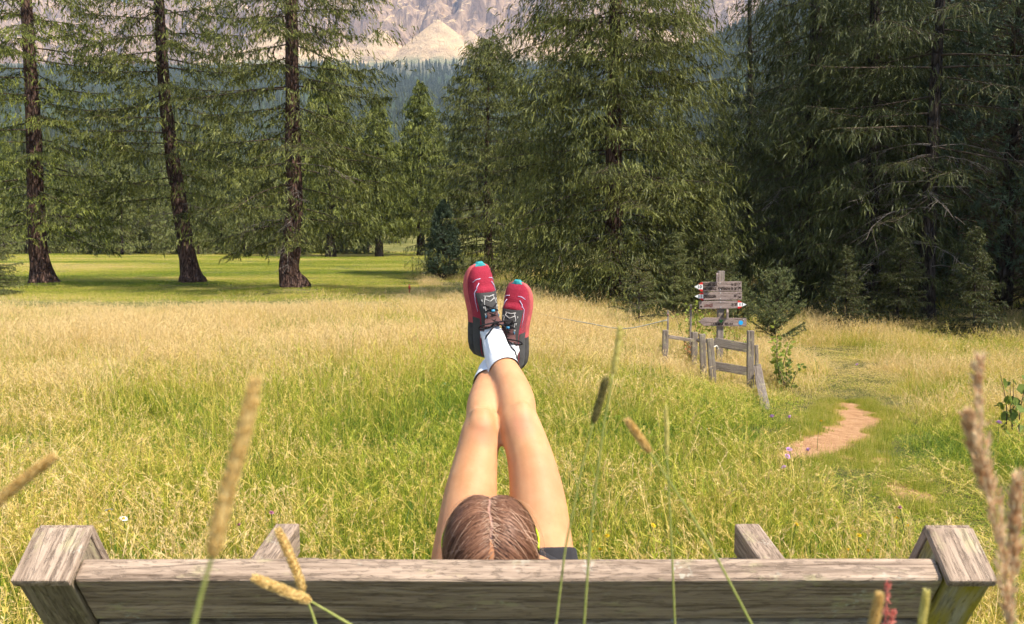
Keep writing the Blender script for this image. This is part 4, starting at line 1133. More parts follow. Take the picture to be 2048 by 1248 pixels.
shoe_mesh = patch('shoe', 0.001, 0.285, 0.0, math.pi, 0.0, M_RED, 70, 40, hole, 0.0035)
sub = []
mb = MB(); V = []; cols = []
for x in SX:
    w, z0, th, _ = sec(x)
    for (a_, b_) in ((-.80, 0), (-1, .25), (-1.03, .6), (-.93, 1), (-.4, 1.0), (.4, 1.0), (.93, 1), (1.03, .6), (1, .25), (.80, 0)):
        V.append((x, w * a_, z0 + th * b_))
V = np.array(V); Qd = grid_quads(len(SX), 10, True)
cx_ = V[Qd].mean(1); ms = (cx_[:, 0] > 0.105)
mb.add(V, Qd[~ms], mat=0); mb.add(V, Qd[ms], mat=1)
mb.add(V, None, [(0, k, k + 1) for k in range(1, 9)] + [(130, 130 + k + 1, 130 + k) for k in range(1, 9)], mat=1)
sub.append(('sole', mb.mesh('sole', [M_SOLE, M_CORAL])))
mb = MB()                                                # tread lugs
for x in np.arange(0.02, 0.27, 0.022):
    for sy in (-0.6, -0.05, 0.5):
        w, z0, th, _ = sec(x); y = w * sy
        c = np.array([x, y, z0]); h = np.array([0.007, 0.008, 0.004])
        bx = np.array([[a, b, d] for a in (-1, 1) for b in (-1, 1) for d in (-1, 1)]) * h + c
        mb.add(bx, [(0, 1, 3, 2), (4, 6, 7, 5), (0, 4, 5, 1), (2, 3, 7, 6), (0, 2, 6, 4), (1, 5, 7, 3)])
sub.append(('outsole', mb.mesh('outsole', M_SOLE, smooth=False)))
mb = MB(); V = []
xs_ = np.linspace(0.270, 0.2885, 7)
for x in xs_:
    w, z0, th, _ = sec(min(x, 0.286))
    for a_ in np.linspace(-0.62, 0.62, 9):
        V.append((x + 0.002, w * a_, z0 + th * 1.0 + 0.0045 * (1 - abs(a_)) + 0.002))
for x in xs_:
    w, z0, th, _ = sec(min(x, 0.286))
    for a_ in np.linspace(-0.62, 0.62, 9):
        V.append((x + 0.004, w * a_, z0 + th * 0.25))
V = np.array(V); q1 = grid_quads(7, 9); q2 = q1[:, ::-1] + 63
sd_ = [(54 + k, 54 + k + 1, 117 + k + 1, 117 + k) for k in range(8)] + [(9 * k, 9 * k + 9, 63 + 9 * k + 9, 63 + 9 * k) for k in range(6)] + [(9 * k + 17, 9 * k + 8, 63 + 9 * k + 8, 63 + 9 * k + 17) for k in range(6)]
mb.add(V, np.vstack([q1, q2, np.array(sd_)])); sub.append(('toe_bumper', mb.mesh('toe_bumper', M_AQUA)))
sub.append(('overlay', patch('overlay', 0.0025, 0.206, 0.70, math.pi - 0.70, 0.0022, M_GREY, 46, 34, hole)))
sub.append(('heel_counter', patch('heel_counter', 0.001, 0.130, 0.05, math.pi - 0.05, 0.0014, M_GREY, 34, 40, (0.014, 0.2, 0.60, math.pi - 0.60))))
sub.append(('tongue', patch('tongue', 0.106, 0.150, 1.22, math.pi - 1.22, 0.0055, M_TONGUE, 14, 10)))
for sg in (-1, 1):
    mb = MB(); f = lambda p_: math.pi / 2 + sg * p_
    surf_line([(0.212, f(0.72), .001), (0.222, f(0.66), .001), (0.234, f(0.42), .001)], 0.0012, mb)
    surf_line([(0.150, f(1.06), .001), (0.18, f(1.04), .001), (0.205, f(0.95), .001), (0.216, f(0.72), .001)], 0.0010, mb)
    surf_line([(0.246, f(0.25), .001), (0.244, f(0.6), .001), (0.236, f(0.95), .001)], 0.0012, mb)
    sub.append(('piping', mb.mesh('piping', M_LILAC)))
mb = MB()
for sg in (-1, 1):
    f = lambda p_: math.pi / 2 + sg * p_
    surf_line([(0.196, f(0.20), .003), (0.178, f(0.38), .003), (0.150, f(0.40), .003), (0.130, f(0.42), .003)], 0.0013, mb)
    for x in (0.140, 0.160, 0.180):
        surf_line([(x, f(0.50), .003), (x + 0.007, f(0.50), .003)], 0.0014, mb)
surf_line([(0.197, math.pi / 2 - .3, .003), (0.194, math.pi / 2, .003), (0.197, math.pi / 2 + .3, .003)], 0.0018, mb)
surf_line([(0.188, math.pi / 2 - .26, .003), (0.180, math.pi / 2, .003), (0.188, math.pi / 2 + .26, .003)], 0.0015, mb)
sub.append(('eyestay_trim', mb.mesh('eyestay_trim', M_TRIM)))
mb = MB()
for sg in (-1, 1):
    for x in (0.120, 0.137):
        q = surf(x, math.pi / 2 + sg * 0.44, 0.003)
        an = np.linspace(0, 2 * np.pi, 9)
        add_tube(mb, np.stack([q[0] + 0.0035 * np.cos(an), q[1] + 0.0035 * np.sin(an), np.full(9, q[2] + 0.001)], -1), 0.0011, 5, False)
mb.add(np.array([[a, b, d] for a in (0.150, 0.157) for b in (-0.006, 0.004) for d in (surf(.153, 1.57)[2] + .003, surf(.153, 1.57)[2] + .0085)]), [(0, 1, 3, 2), (4, 6, 7, 5), (0, 4, 5, 1), (2, 3, 7, 6), (0, 2, 6, 4), (1, 5, 7, 3)])
sub.append(('eyelet', mb.mesh('eyelet', M_BLUE)))
mb = MB(); hp = math.pi / 2
for x0, x1 in ((0.116, 0.134), (0.134, 0.152), (0.152, 0.172)):
    for sg in (-1, 1):
        surf_line([(x0, hp - sg * 0.46, .004), (0.5 * (x0 + x1), hp, .009), (x1, hp + sg * 0.46, .004)], 0.0019, mb)
kn = surf(0.120, hp, 0.016)
for sg in (-1, 1):                                       # bow
    lp = [kn, kn + (0.004, sg * 0.022, 0.014), kn + (0.001, sg * 0.050, 0.010), kn + (-0.010, sg * 0.054, -0.002), kn + (-0.012, sg * 0.028, 0.003), kn]
    add_tube(mb, smooth_path(lp, 20), 0.0024, 6)
    en = [kn, kn + (-0.012, sg * 0.020, 0.016), kn + (-0.034, sg * 0.034, 0.004), kn + (-0.062, sg * 0.036, -0.008)]
    add_tube(mb, smooth_path(en, 14), 0.0023, 6)
add_tube(mb, [kn + (0, -0.007, 0), kn + (0.002, 0, 0.003), kn + (0, 0.007, 0)], 0.0042, 8)
sub.append(('laces', mb.mesh('laces', M_LACE)))
# padded collar round the ankle opening
mb = MB(); ring = []
for x_ in np.linspace(0.114, 0.014, 9): ring.append(surf(x_, 0.95, 0.001))
for p_ in np.linspace(0.95, math.pi - 0.95, 7)[1:-1]: ring.append(surf(0.012, p_, 0.001))
for x_ in np.linspace(0.014, 0.114, 9): ring.append(surf(x_, math.pi - 0.95, 0.001))
add_tube(mb, smooth_path(ring, 50), 0.0055, 8)
sub.append(('collar', mb.mesh('collar', M_TONGUE)))
mb = MB(); rows_ = []
for k_, x_ in enumerate(np.linspace(0.140, 0.094, 8)):
    for p_ in np.linspace(1.0, math.pi - 1.0, 9):
        q_ = surf(max(x_, 0.112), p_, 0.004 + 0.016 * (k_ / 7.0) ** 2); q_[0] = x_ + 0.018 * (k_ / 7.0); rows_.append(q_)
mb.add(np.array(rows_), grid_quads(8, 9)); sub.append(('tongue_top', mb.mesh('tongue_top', M_TONGUE)))
def put_shoe(A, Xf, Zf, label, lat=0.0):
    o = link(bpy.data.objects.new('shoe', shoe_mesh), person)
    R = Xf; org = Vector(A) - R @ ANK
    M = R.to_4x4(); M.translation = org
    o.matrix_local = Matrix.Translation(person.location).inverted() @ M
    o['label'] = label
    for n_, me in sub: link(bpy.data.objects.new(n_, me), o)
put_shoe(A_R, FR_R, None, 'red and black running shoe higher in the picture, toe turned up')
put_shoe(A_L, FR_L, None, 'red and black running shoe behind and to the right of the other')

# ------------------------------------------------------------------ signpost
M_SIGN = weathered_wood('sign_wood', (0.36, 0.275, 0.24), (0.20, 0.145, 0.125), 0.0)
M_POST = weathered_wood('post_wood', (0.33, 0.27, 0.23), (0.14, 0.11, 0.09), 0.2)
M_GATE = weathered_wood('gate_wood', (0.30, 0.245, 0.195), (0.12, 0.095, 0.075), 0.5)
M_WHITE = plain('white_paint', (0.80, 0.79, 0.76), 0.6, 0.3, 0.05)
M_SRED = plain('red_paint', (0.62, 0.03, 0.025), 0.55, 0.3, 0.1)
M_INK = plain('burnt_lettering', (0.045, 0.028, 0.022), 0.8, 0.1, 0.2)
M_INKR = plain('brown_lettering', (0.16, 0.045, 0.035), 0.8, 0.1, 0.2)
M_SBLUE = plain('blue_paint', (0.02, 0.36, 0.75), 0.5, 0.3, 0.05)
M_SGREEN = plain('green_paint', (0.03, 0.25, 0.05), 0.5, 0.3, 0.1)
M_STEEL = plain('steel', (0.55, 0.55, 0.53), 0.35, 0.6, 0.1)
YS = 11.0
sp0 = P(1439, 700, YS); gz_ = float(ground_h(sp0[0], YS))
sign = empty('signpost', (sp0[0], YS, gz_), 'wooden hiking signpost with four arrow boards behind the old gate', 'signpost')
def sl(u, v):                                            # photo pixel -> sign-local (x, z)
    p = P(u, v, YS - 0.06); return p[0] - sp0[0], p[2] - gz_
def flat(name, outline, y0, y1, mat, parent=None, bevel=0.0):
    """extruded outline of (x, z) points between local y0 (front) and y1"""
    bm = bmesh.new(); n = len(outline)
    f = [bm.verts.new((x, y0, z)) for x, z in outline]; b = [bm.verts.new((x, y1, z)) for x, z in outline]
    bm.faces.new(f); bm.faces.new(b[::-1])
    for i in range(n): bm.faces.new((f[i], b[i], b[(i + 1) % n], f[(i + 1) % n]))
    bmesh.ops.recalc_face_normals(bm, faces=bm.faces)
    if bevel: bmesh.ops.bevel(bm, geom=list(bm.edges), offset=bevel, segments=1, affect='EDGES')
    me = bpy.data.meshes.new(name); bm.to_mesh(me); bm.free(); me.materials.append(mat)
    return link(bpy.data.objects.new(name, me), parent)
def lettering(txt, x, z, size, y0, mat, parent, align='LEFT', name='lettering', sx=1.0, width=None):
    cu = bpy.data.curves.new(name, 'FONT'); cu.body = txt; cu.size = size; cu.align_x = align; cu.align_y = 'CENTER'; cu.extrude = 0.0008
    cu.space_character = 1.1; cu.offset = size * 0.022
    to = bpy.data.objects.new('tmp', cu); COL.objects.link(to)
    dg = bpy.context.evaluated_depsgraph_get()
    me = bpy.data.meshes.new_from_object(to.evaluated_get(dg)); bpy.data.objects.remove(to)
    me.materials.clear(); me.materials.append(mat)
    o = link(bpy.data.objects.new(name, me), parent)
    if width:
        co = np.empty(len(me.vertices) * 3, np.float32); me.vertices.foreach_get('co', co); ex = np.ptp(co[0::3]); sx = width * YS / FPX / max(ex, 1e-4)
    o.location = (x, y0, z); o.rotation_euler = (rad(90), 0, 0); o.scale = (sx, 1, 1); return o
pw = 0.038
zt = sl(1439, 542)[1]
o = plank('post', (zt + 0.3, pw * 2, pw * 2), (sp0[0], YS, gz_ + (zt - 0.3) / 2), frame((0, 0, 1), (0, -1, 0)), M_POST, sign, 0.008, 2, 0.002, 6)
YF = -0.062                                              # front face of the boards, local
def board(pts, y0=YF, mat=M_SIGN):
    return flat('board', [sl(*p) for p in pts], y0, y0 + 0.022, mat, sign, 0.002)
def tip(parent, x_tip, x_base, v0, v1, num):
    vm = 0.5 * (v0 + v1); s = 0.25 * (v1 - v0)
    xm = x_tip + (x_base - x_tip) * 0.5
    y = YF - 0.0025
    flat('arrow_tip', [sl(x_tip, vm), sl(xm, vm - s), sl(x_base, vm - s), sl(x_base, vm + s), sl(xm, vm + s)], y, YF + 0.004, M_WHITE, parent)
    flat('red_corner', [sl(xm, vm - s), sl(x_tip + (x_base - x_tip) * 0.8, v0), sl(x_base, v0), sl(x_base, vm - s)], y, YF + 0.004, M_SRED, parent)
    flat('red_corner', [sl(xm, vm + s), sl(x_tip + (x_base - x_tip) * 0.8, v1), sl(x_base, v1), sl(x_base, vm + s)], y, YF + 0.004, M_SRED, parent)
    x, z = sl(x_tip + (x_base - x_tip) * 0.62, vm)
    lettering(num, x, z, 0.052, y - 0.001, M_INK, parent, 'CENTER')
yl = YF - 0.0015
b1 = board([(1404, 564), (1483, 562.5), (1483.5, 582), (1404, 583)]); tip(b1, 1388.5, 1405.5, 564.5, 583, '10')
for txt, u, v, s, al, wd in (('EGGEN  EGA', 1406, 569.5, 0.050, 'LEFT', 28), ("1h 20'", 1474, 569, 0.046, 'RIGHT', 11), ('BIRCHABRUCK', 1406, 577.6, 0.048, 'LEFT', 27), ('PONTENOVA', 1436, 577.4, 0.048, 'LEFT', 24), ("2h 20'", 1474, 577.2, 0.046, 'RIGHT', 12), ('T', 1479.5, 568.5, 0.036, 'CENTER', 3), ('M', 1479.5, 575.5, 0.036, 'CENTER', 4)):
    x, z = sl(u, v); lettering(txt, x, z, s, yl, M_INK, b1, al, width=wd)
b2 = board([(1405, 584.5), (1484, 583), (1484, 599), (1405, 600.5)]); tip(b2, 1389, 1406.5, 585, 600.5, '11')
for txt, u, v, s, al in (('OBEREGGEN', 1407.5, 593, 0.052, 'LEFT'), ("50'", 1474, 591.5, 0.046, 'RIGHT'), ('T', 1479.5, 588, 0.034, 'CENTER'), ('M', 1479.5, 594.5, 0.034, 'CENTER')):
    x, z = sl(u, v); lettering(txt, x, z, s, yl, M_INK, b2, al, width={'OBEREGGEN': 24, "50'": 6}.get(txt))
for b, (v0, v1) in ((b1, (565, 581)), (b2, (585, 598))):
    flat('divider', [sl(1475.6, v0), sl(1476.4, v0), sl(1476.4, v1), sl(1475.6, v1)], yl, YF + 0.003, M_INK, b)
b3 = board([(1398, 602.5), (1476, 601), (1477, 616.5), (1399, 618)]); tip(b3, 1493, 1475.5, 601, 617, '11')
for txt, u, v, s, al, mt in (('LAVAZÈ', 1408, 611, 0.052, 'LEFT', M_INKR), ("1h 20'", 1474.5, 609, 0.046, 'RIGHT', M_INK), ('T', 1402, 607, 0.034, 'CENTER', M_INK), ('M', 1402, 613, 0.034, 'CENTER', M_INK)):
    x, z = sl(u, v); lettering(txt, x, z, s, yl, mt, b3, al, width={'LAVAZÈ': 17, "1h 20'": 11}.get(txt))
b4 = board([(1397, 643.5), (1409, 635), (1493, 636.5), (1493, 653), (1408, 652)])
x, z = sl(1422, 648.3); lettering('LATEMAR RELAX', x, z, 0.046, yl, M_INK, b4, 'LEFT', width=44)
cx_, cz_ = sl(1481.5, 645.4)
flat('blue_dot', [(cx_ + 0.0275 * math.cos(a), cz_ + 0.0275 * math.sin(a)) for a in np.linspace(0, 6.283, 25)[:-1]], YF - 0.0025, YF + 0.003, M_SBLUE, b4)
hx_, hz_ = sl(1442, 642.5)
flat('green_emblem', [(hx_, hz_ - 0.022), (hx_ + 0.028, hz_ + 0.010), (hx_ + 0.020, hz_ + 0.022), (hx_ + 0.006, hz_ + 0.014), (hx_, hz_ + 0.004), (hx_ - 0.006, hz_ + 0.014), (hx_ - 0.020, hz_ + 0.022), (hx_ - 0.028, hz_ + 0.010)], YF - 0.0022, YF + 0.003, M_SGREEN, b4)
for bo, u, v in ((b1, 1440, 566), (b1, 1440.5, 579), (b2, 1441, 586), (b2, 1441, 597), (b3, 1441, 604), (b3, 1441.5, 614.5), (b4, 1441, 638), (b4, 1487, 639)):
    x, z = sl(u, v)
    flat('screw', [(x + 0.006 * math.cos(a), z + 0.006 * math.sin(a)) for a in np.linspace(0, 6.283, 9)[:-1]], YF - 0.004, YF + 0.002, M_STEEL, bo)
# two more boards fixed to the sides of the post, seen end-on
for (u0, u1, v0, v1, x_off) in ((1426.0, 1433.0, 546, 562.5, -1), (1446.5, 1452.5, 618.5, 634.5, 1)):
    c0, c1 = sl(0.5 * (u0 + u1), v0), sl(0.5 * (u0 + u1), v1)
    zc = 0.5 * (c0[1] + c1[1]); hgt = abs(c0[1] - c1[1])
    x = sl(0.5 * (u0 + u1), v0)[0]
    yc = YS - 0.20
    o = plank('side_board', (0.50, hgt, 0.026), (sp0[0] + x, yc, gz_ + zc), frame((0.235, 1, 0), (1, -0.2, 0)), M_SIGN, sign, 0.003, 1)

# ------------------------------------------------------------------ old gate / stile
gt = empty('wooden_gate', (*G(1470, 790)[:2], float(ground_h(*G(1470, 790)[:2]))), 'weathered grey wooden gate in the grass in front of the signpost', 'gate')
def beam(name, a, b, w, tk, parent, mat=M_GATE, zref=(0, -1, 0), bev=0.006):
    a, b = np.asarray(a), np.asarray(b); d = b - a; L = np.linalg.norm(d)
    return plank(name, (L, w, tk), 0.5 * (a + b), frame(d, zref), mat, parent, bev, 2, 0.003, 6)
def gpost(u, v_top, y, w, parent, name='post', du=0.0, sink=0.25, tk=None):
    a = P(u, v_top, y); b = np.array([a[0] + du, y, float(ground_h(a[0] + du, y)) - sink])
    return beam(name, b, a, w, tk or w * 0.8, parent)
gpost(1501, 661, 9.45, 0.070, gt, du=0.015)
gpost(1512.5, 690, 9.68, 0.038, gt, du=0.03)
gpost(1404, 668, 9.8, 0.066, gt, du=0.04)
gpost(1419, 677, 9.55, 0.070, gt, du=0.075)
gpost(1389, 664, 10.6, 0.072, gt)
beam('rail', P(1428, 684, 9.75), P(1499, 697, 9.63), 0.10, 0.03, gt)
beam('rail', P(1428, 731, 9.75), P(1499, 743, 9.63), 0.095, 0.03, gt)
beam('rail', P(1395, 681, 10.5), P(1428, 684, 9.8), 0.04, 0.03, gt)
bb = G(1537, 826); beam('brace_board', bb - np.array([0, 0, 0.08]), P(1514, 730, 9.72), 0.085, 0.02, gt, zref=(-0.3, -1, 0.2))
mb = MB(); rp = [P(1413, 702, 9.62), P(1420, 698, 9.60), P(1428, 694, 9.61), P(1434, 692, 9.66), P(1437, 700, 9.68)]
add_tube(mb, smooth_path(rp, 16), 0.007, 6)
o = mb.obj('rope', plain('old_rope', (0.62, 0.58, 0.50), 0.9, 0.1, 0.2, 200)); o.parent = gt; o.matrix_parent_inverse = Matrix.Translation(gt.location).inverted()
fs = empty('fence_section', (*P(1331, 740, 10.3)[:2], float(ground_h(*P(1331, 740, 10.3)[:2]))), 'single grey fence post with one rail running to the gate on its left', 'fence')
gpost(1331, 660, 10.3, 0.066, fs)
beam('rail', P(1336, 673, 10.33), P(1386, 681, 10.6), 0.042, 0.03, fs)
for u, v, y, lab in ((1335.5, 621, 10.7, 'thin upright stake rising behind the single grey fence post'), (1382, 609, 10.9, 'thin upright stake left of the signpost, behind the orange leaves')):
    a = P(u, v, y); g0 = float(ground_h(a[0], y))
    s = empty('fence_stake', (a[0], y, g0), lab, 'stake', 'thin fence stakes')
    beam('stake', np.array([a[0] + 0.004, y, g0 - 0.2]), a, 0.022, 0.022, s, M_POST, bev=0.003)
    mb = MB(); add_tube(mb, [a + (0, -0.012, -0.05), a + (0, -0.03, -0.05)], [0.012, 0.008], 8)
    o = mb.obj('insulator', plain('insulator', (0.25, 0.08, 0.06), 0.5, 0.4)); o.parent = s; o.matrix_parent_inverse = Matrix.Translation(s.location).inverted()
# electric fence: low red stake far off and the pale cord sagging towards the gate
ra = G(819, 590); s = empty('fence_stake', ra, 'short red fence stake at the edge of the mown field', 'stake')
mb = MB(); add_tube(mb, [(0, 0, -0.1), (0, 0, 0.2), (0, 0, 0.26)], [0.012, 0.012, 0.012], 8); add_tube(mb, [(0, 0, 0.12), (0, 0, 0.22)], 0.026, 10)
mb.obj('stake', plain('red_plastic', (0.42, 0.05, 0.025), 0.5, 0.4), s)
mb = MB(); pts = smooth_path([P(848, 596, 20.0), P(900, 601, 18.2), P(960, 606, 16.5), P(1040, 620, 14.2), P(1110, 634, 12.8), P(1180, 647, 11.7), P(1250, 657, 11.0), P(1335, 640, 10.68)], 60)
add_tube(mb, pts, 0.0065, 5)
tag(mb.obj('electric_fence', plain('pale_cord', (0.42, 0.40, 0.32), 0.8, 0.2, 0.1, 60)), 'thin pale electric fence cord running through the tall grass behind the shoes', 'fence')
mb = MB(); add_tube(mb, [G(842, 549) + (0, 0, 0.02), P(866, 541, 31.0), P(872, 538, 31.2)], [0.03, 0.028, 0.02], 6)
tag(mb.obj('fallen_pole', M_DEAD), 'pale thin pole leaning in the grass beside the small pine', 'pole')

# ------------------------------------------------------------------ broad-leaved plants
def leafy(name, x, y, H, spread, stems, leaves, size, mat, label, cat='plant', seed=1):
    rng = np.random.default_rng(seed)
    e = empty(name, (x, y, float(ground_h(x, y))), label, cat)
    st = MB(); lf = MB()
    for k in range(stems):
        a = rng.random() * 6.28; tip_ = np.array([math.cos(a) * spread * rng.random() ** .5, math.sin(a) * spread * rng.random() ** .5, H * rng.uniform(0.6, 1.0)])
        c = smooth_path([(0.03 * rng.normal(), 0.03 * rng.normal(), -0.05), tip_ * (0.45, 0.45, 0.5), tip_], 10)
        add_tube(st, c, np.linspace(0.006, 0.0015, 10), 5, False)
        n = leaves // stems; f = rng.uniform(0.2, 1.0, n); p = np.stack([np.interp(f, np.linspace(0, 1, 10), c[:, q]) for q in range(3)], -1)
        d = unit(np.stack([rng.normal(size=n), rng.normal(size=n), rng.normal(size=n) * 0.5 + 0.1], -1))
        p = p + d * 0.02
        b = unit(np.cross(d, rng.normal(size=(n, 3)))); s = size * rng.uniform(0.6, 1.25, n)[:, None]
        V = np.stack([p, p + d * s * 0.3 + b * s * 0.42, p + d * s * 0.75 + b * s * 0.33, p + d * s * 1.15, p + d * s * 0.75 - b * s * 0.33, p + d * s * 0.3 - b * s * 0.42], 1).reshape(-1, 3)
        i6 = np.arange(n)[:, None] * 6
        lf.add(V, np.vstack([i6 + np.array([[0, 1, 2, 3]]), i6 + np.array([[0, 3, 4, 5]])]))
    st.obj('stem', M_TWIG, e); o = lf.obj('leaves', mat, e, smooth=False); o['kind'] = 'stuff'
    return e
M_LEAF = mat_needles('sapling_leaf', (0.22, 0.28, 0.04), (0.42, 0.46, 0.09), 0.45, 5)
M_LEAF2 = mat_needles('dark_leaf', (0.12, 0.17, 0.03), (0.24, 0.30, 0.06), 0.4, 5)
M_ORANGE = mat_needles('withered_leaf', (0.42, 0.16, 0.04), (0.60, 0.27, 0.08), 0.3, 8)
leafy('sapling', *at(1385, 11.5), 0.85, 0.26, 7, 190, 0.045, M_LEAF, 'light green broad-leaved sapling between the signpost and the thin stakes', seed=3)
leafy('sapling', *at(1462, 11.6), 0.62, 0.30, 7, 190, 0.042, M_LEAF, 'light green sapling growing at the foot of the signpost, right of its post', seed=4)
leafy('sapling', *at(1562, 10.3), 0.78, 0.24, 6, 170, 0.045, M_LEAF, 'tall light green sapling standing alone right of the gate', seed=5)
leafy('sapling', *at(1582, 10.0), 0.42, 0.26, 6, 130, 0.045, M_LEAF2, 'low leafy sapling at the right foot of the tall one by the gate', seed=6)
leafy('withered_plant', *at(1384, 10.75), 0.47, 0.10, 5, 46, 0.032, M_ORANGE, 'withered orange leaves beside the middle gate post', seed=7)
leafy('broadleaf_weed', *at(2042, 6.4), 0.62, 0.16, 4, 40, 0.075, M_LEAF2, 'dark leafy weed cut off by the right edge beside the path', seed=8)

# ------------------------------------------------------------------ meadow flowers
M_STEM = mat_needles('flower_stem', (0.10, 0.15, 0.03), (0.20, 0.24, 0.06), 0.2, 5)
M_PURPLE = mat_needles('scabious_petal', (0.55, 0.28, 0.58), (0.78, 0.48, 0.76), 0.3, 40)
M_YEL = mat_needles('buttercup_petal', (0.75, 0.46, 0.01), (0.85, 0.60, 0.02), 0.3, 40)
M_DAISY = mat_needles('daisy_petal', (0.72, 0.72, 0.70), (0.82, 0.82, 0.80), 0.25, 40)
M_PINKF = mat_needles('clover_petal', (0.36, 0.13, 0.20), (0.50, 0.22, 0.28), 0.25, 40)
def flower_meshes(r, np_, layers, mat, dome, centre=None, seed=0):
    rng = np.random.default_rng(seed); mb = MB()
    for l in range(layers):
        rr = r * (1 - 0.28 * l); a = np.arange(np_) / np_ * 6.283 + l * 0.4
        for q in a:
            d = np.array([math.cos(q), math.sin(q), 0.18 + dome * l]); b = np.array([-math.sin(q), math.cos(q), 0]); d = unit(d)
            w = rr * 2.3 / np_ * 1.2; base = np.array([0, 0, 0.15 * r * l])
            mb.add([base, base + d * rr * 0.6 + b * w, base + d * rr * rng.uniform(0.85, 1.1), base + d * rr * 0.6 - b * w], [(0, 1, 2, 3)])
    me = mb.mesh('petals', mat, smooth=False)
    mb = MB(); add_tube(mb, [(0, 0, -0.3 * r), (0, 0, 0), (0, 0, 0.22 * r + 0.15 * r * layers)], [0.18 * r, 0.36 * r, 0.2 * r], 8)
    return me, mb.mesh('flower_centre', centre or mat)
F_SC = flower_meshes(0.021, 11, 3, M_PURPLE, 0.35, None, 1)
F_BU = flower_meshes(0.0125, 5, 2, M_YEL, 0.5, None, 2)
F_DA = flower_meshes(0.019, 15, 1, M_DAISY, 0.0, M_YEL, 3)
F_CL = flower_meshes(0.012, 9, 4, M_PINKF, 0.5, None, 4)
def flower(name, u, v, y, kind, label, group, cat='flower', tilt=None):
    h = P(u, v, y); g0 = float(ground_h(h[0], h[1]))
    rng = np.random.default_rng(int(u * 7 + v))
    off = rng.normal() * 0.03
    e = empty(name, (h[0] + off, y, g0), label, cat, group)
    top = np.array([-off, 0, h[2] - g0])
    mb = MB(); add_tube(mb, smooth_path([(0, 0, -0.03), (0.3 * -off, 0.01, top[2] * 0.5), top], 9), 0.0016, 5); mb.obj('stem', M_STEM, e)
    for nm, me in zip(('petals', 'flower_centre'), kind):
        o = link(bpy.data.objects.new(nm, me), e, tuple(top)); o.rotation_euler = (rng.uniform(0.2, 0.7), rng.normal() * 0.25, rng.random() * 6)
    return e
for u, v, y, lab in ((1544, 833, 6.3, 'purple scabious flower just below the gate, left of two'), (1579, 834, 6.3, 'purple scabious flower just below the gate, right of two'),
                     (1578, 899, 5.2, 'purple scabious flower at the left edge of the bare path, upper of the close pair'), (1616, 900, 5.2, 'purple scabious flower in front of the bare path, right of the close pair'),
                     (1575, 913, 5.1, 'purple scabious flower at the left edge of the bare path, lower of the close pair'), (1568, 935, 5.0, 'small purple scabious flower, lowest below the bare path'),
                     (1998, 845, 5.6, 'purple scabious flower among the tall grass at the right edge'), (1714, 729, 9.6, 'lone purple scabious flower far up the path')):
    flower('scabious_flower', u, v, y, F_SC, lab, 'purple scabious flowers')
for u, v, lab in ((1185, 1064, 'small yellow buttercup right of the thigh, upper left of three'), (1214, 1072, 'yellow buttercup right of the thigh, beside the upper one of three'), (1200, 1099, 'yellow buttercup right of the thigh, lowest of three'),
                  (1306, 1051, 'small yellow buttercup alone in the grass behind the long bent grass stalk'), (1592, 1049, 'yellow buttercup above the bench back right of the right side beam, leftmost'),
                  (1718, 1071, 'yellow buttercup above the bench back left of the right end post, upper one'), (1696, 1100, 'yellow buttercup just above the bench plank, left of a close neighbour'),
                  (1737, 1102, 'yellow buttercup just above the bench plank nearest the right end post'), (1793, 1037, 'yellow buttercup at the top of the group by the right end post'), (1816, 1052, 'yellow buttercup beside the top of the right end post'),
                  (325, 1100, 'yellow buttercup near the left end post of the bench'), (1642, 842, 'yellow flower at the upper left edge of the bare path')):
    flower('buttercup', u, v, 3.45 if v > 1000 else 6.0, F_BU, lab, 'yellow buttercups')
for u, v, lab in ((218, 1021, 'white daisy in the grass left of the bench, larger of two'), (247, 1038, 'small white daisy right below the larger one left of the bench'), (1418, 858, 'white daisy in the grass below the gate')):
    flower('daisy', u, v, 3.5 if v > 1000 else 5.2, F_DA, lab, 'white daisies')
for u, v, lab in ((283, 879, 'pink clover head in the meadow left of the blurred grass stalk'), (543, 1026, 'pink clover head right above the left side beam of the bench'), (478, 1050, 'pink clover head left of the left side beam of the bench'), (1800, 1015, 'pink clover head below the bare patch of the path')):
    flower('clover_flower', u, v, 5.0 if v < 1000 else 3.5, F_CL, lab, 'pink clover heads')

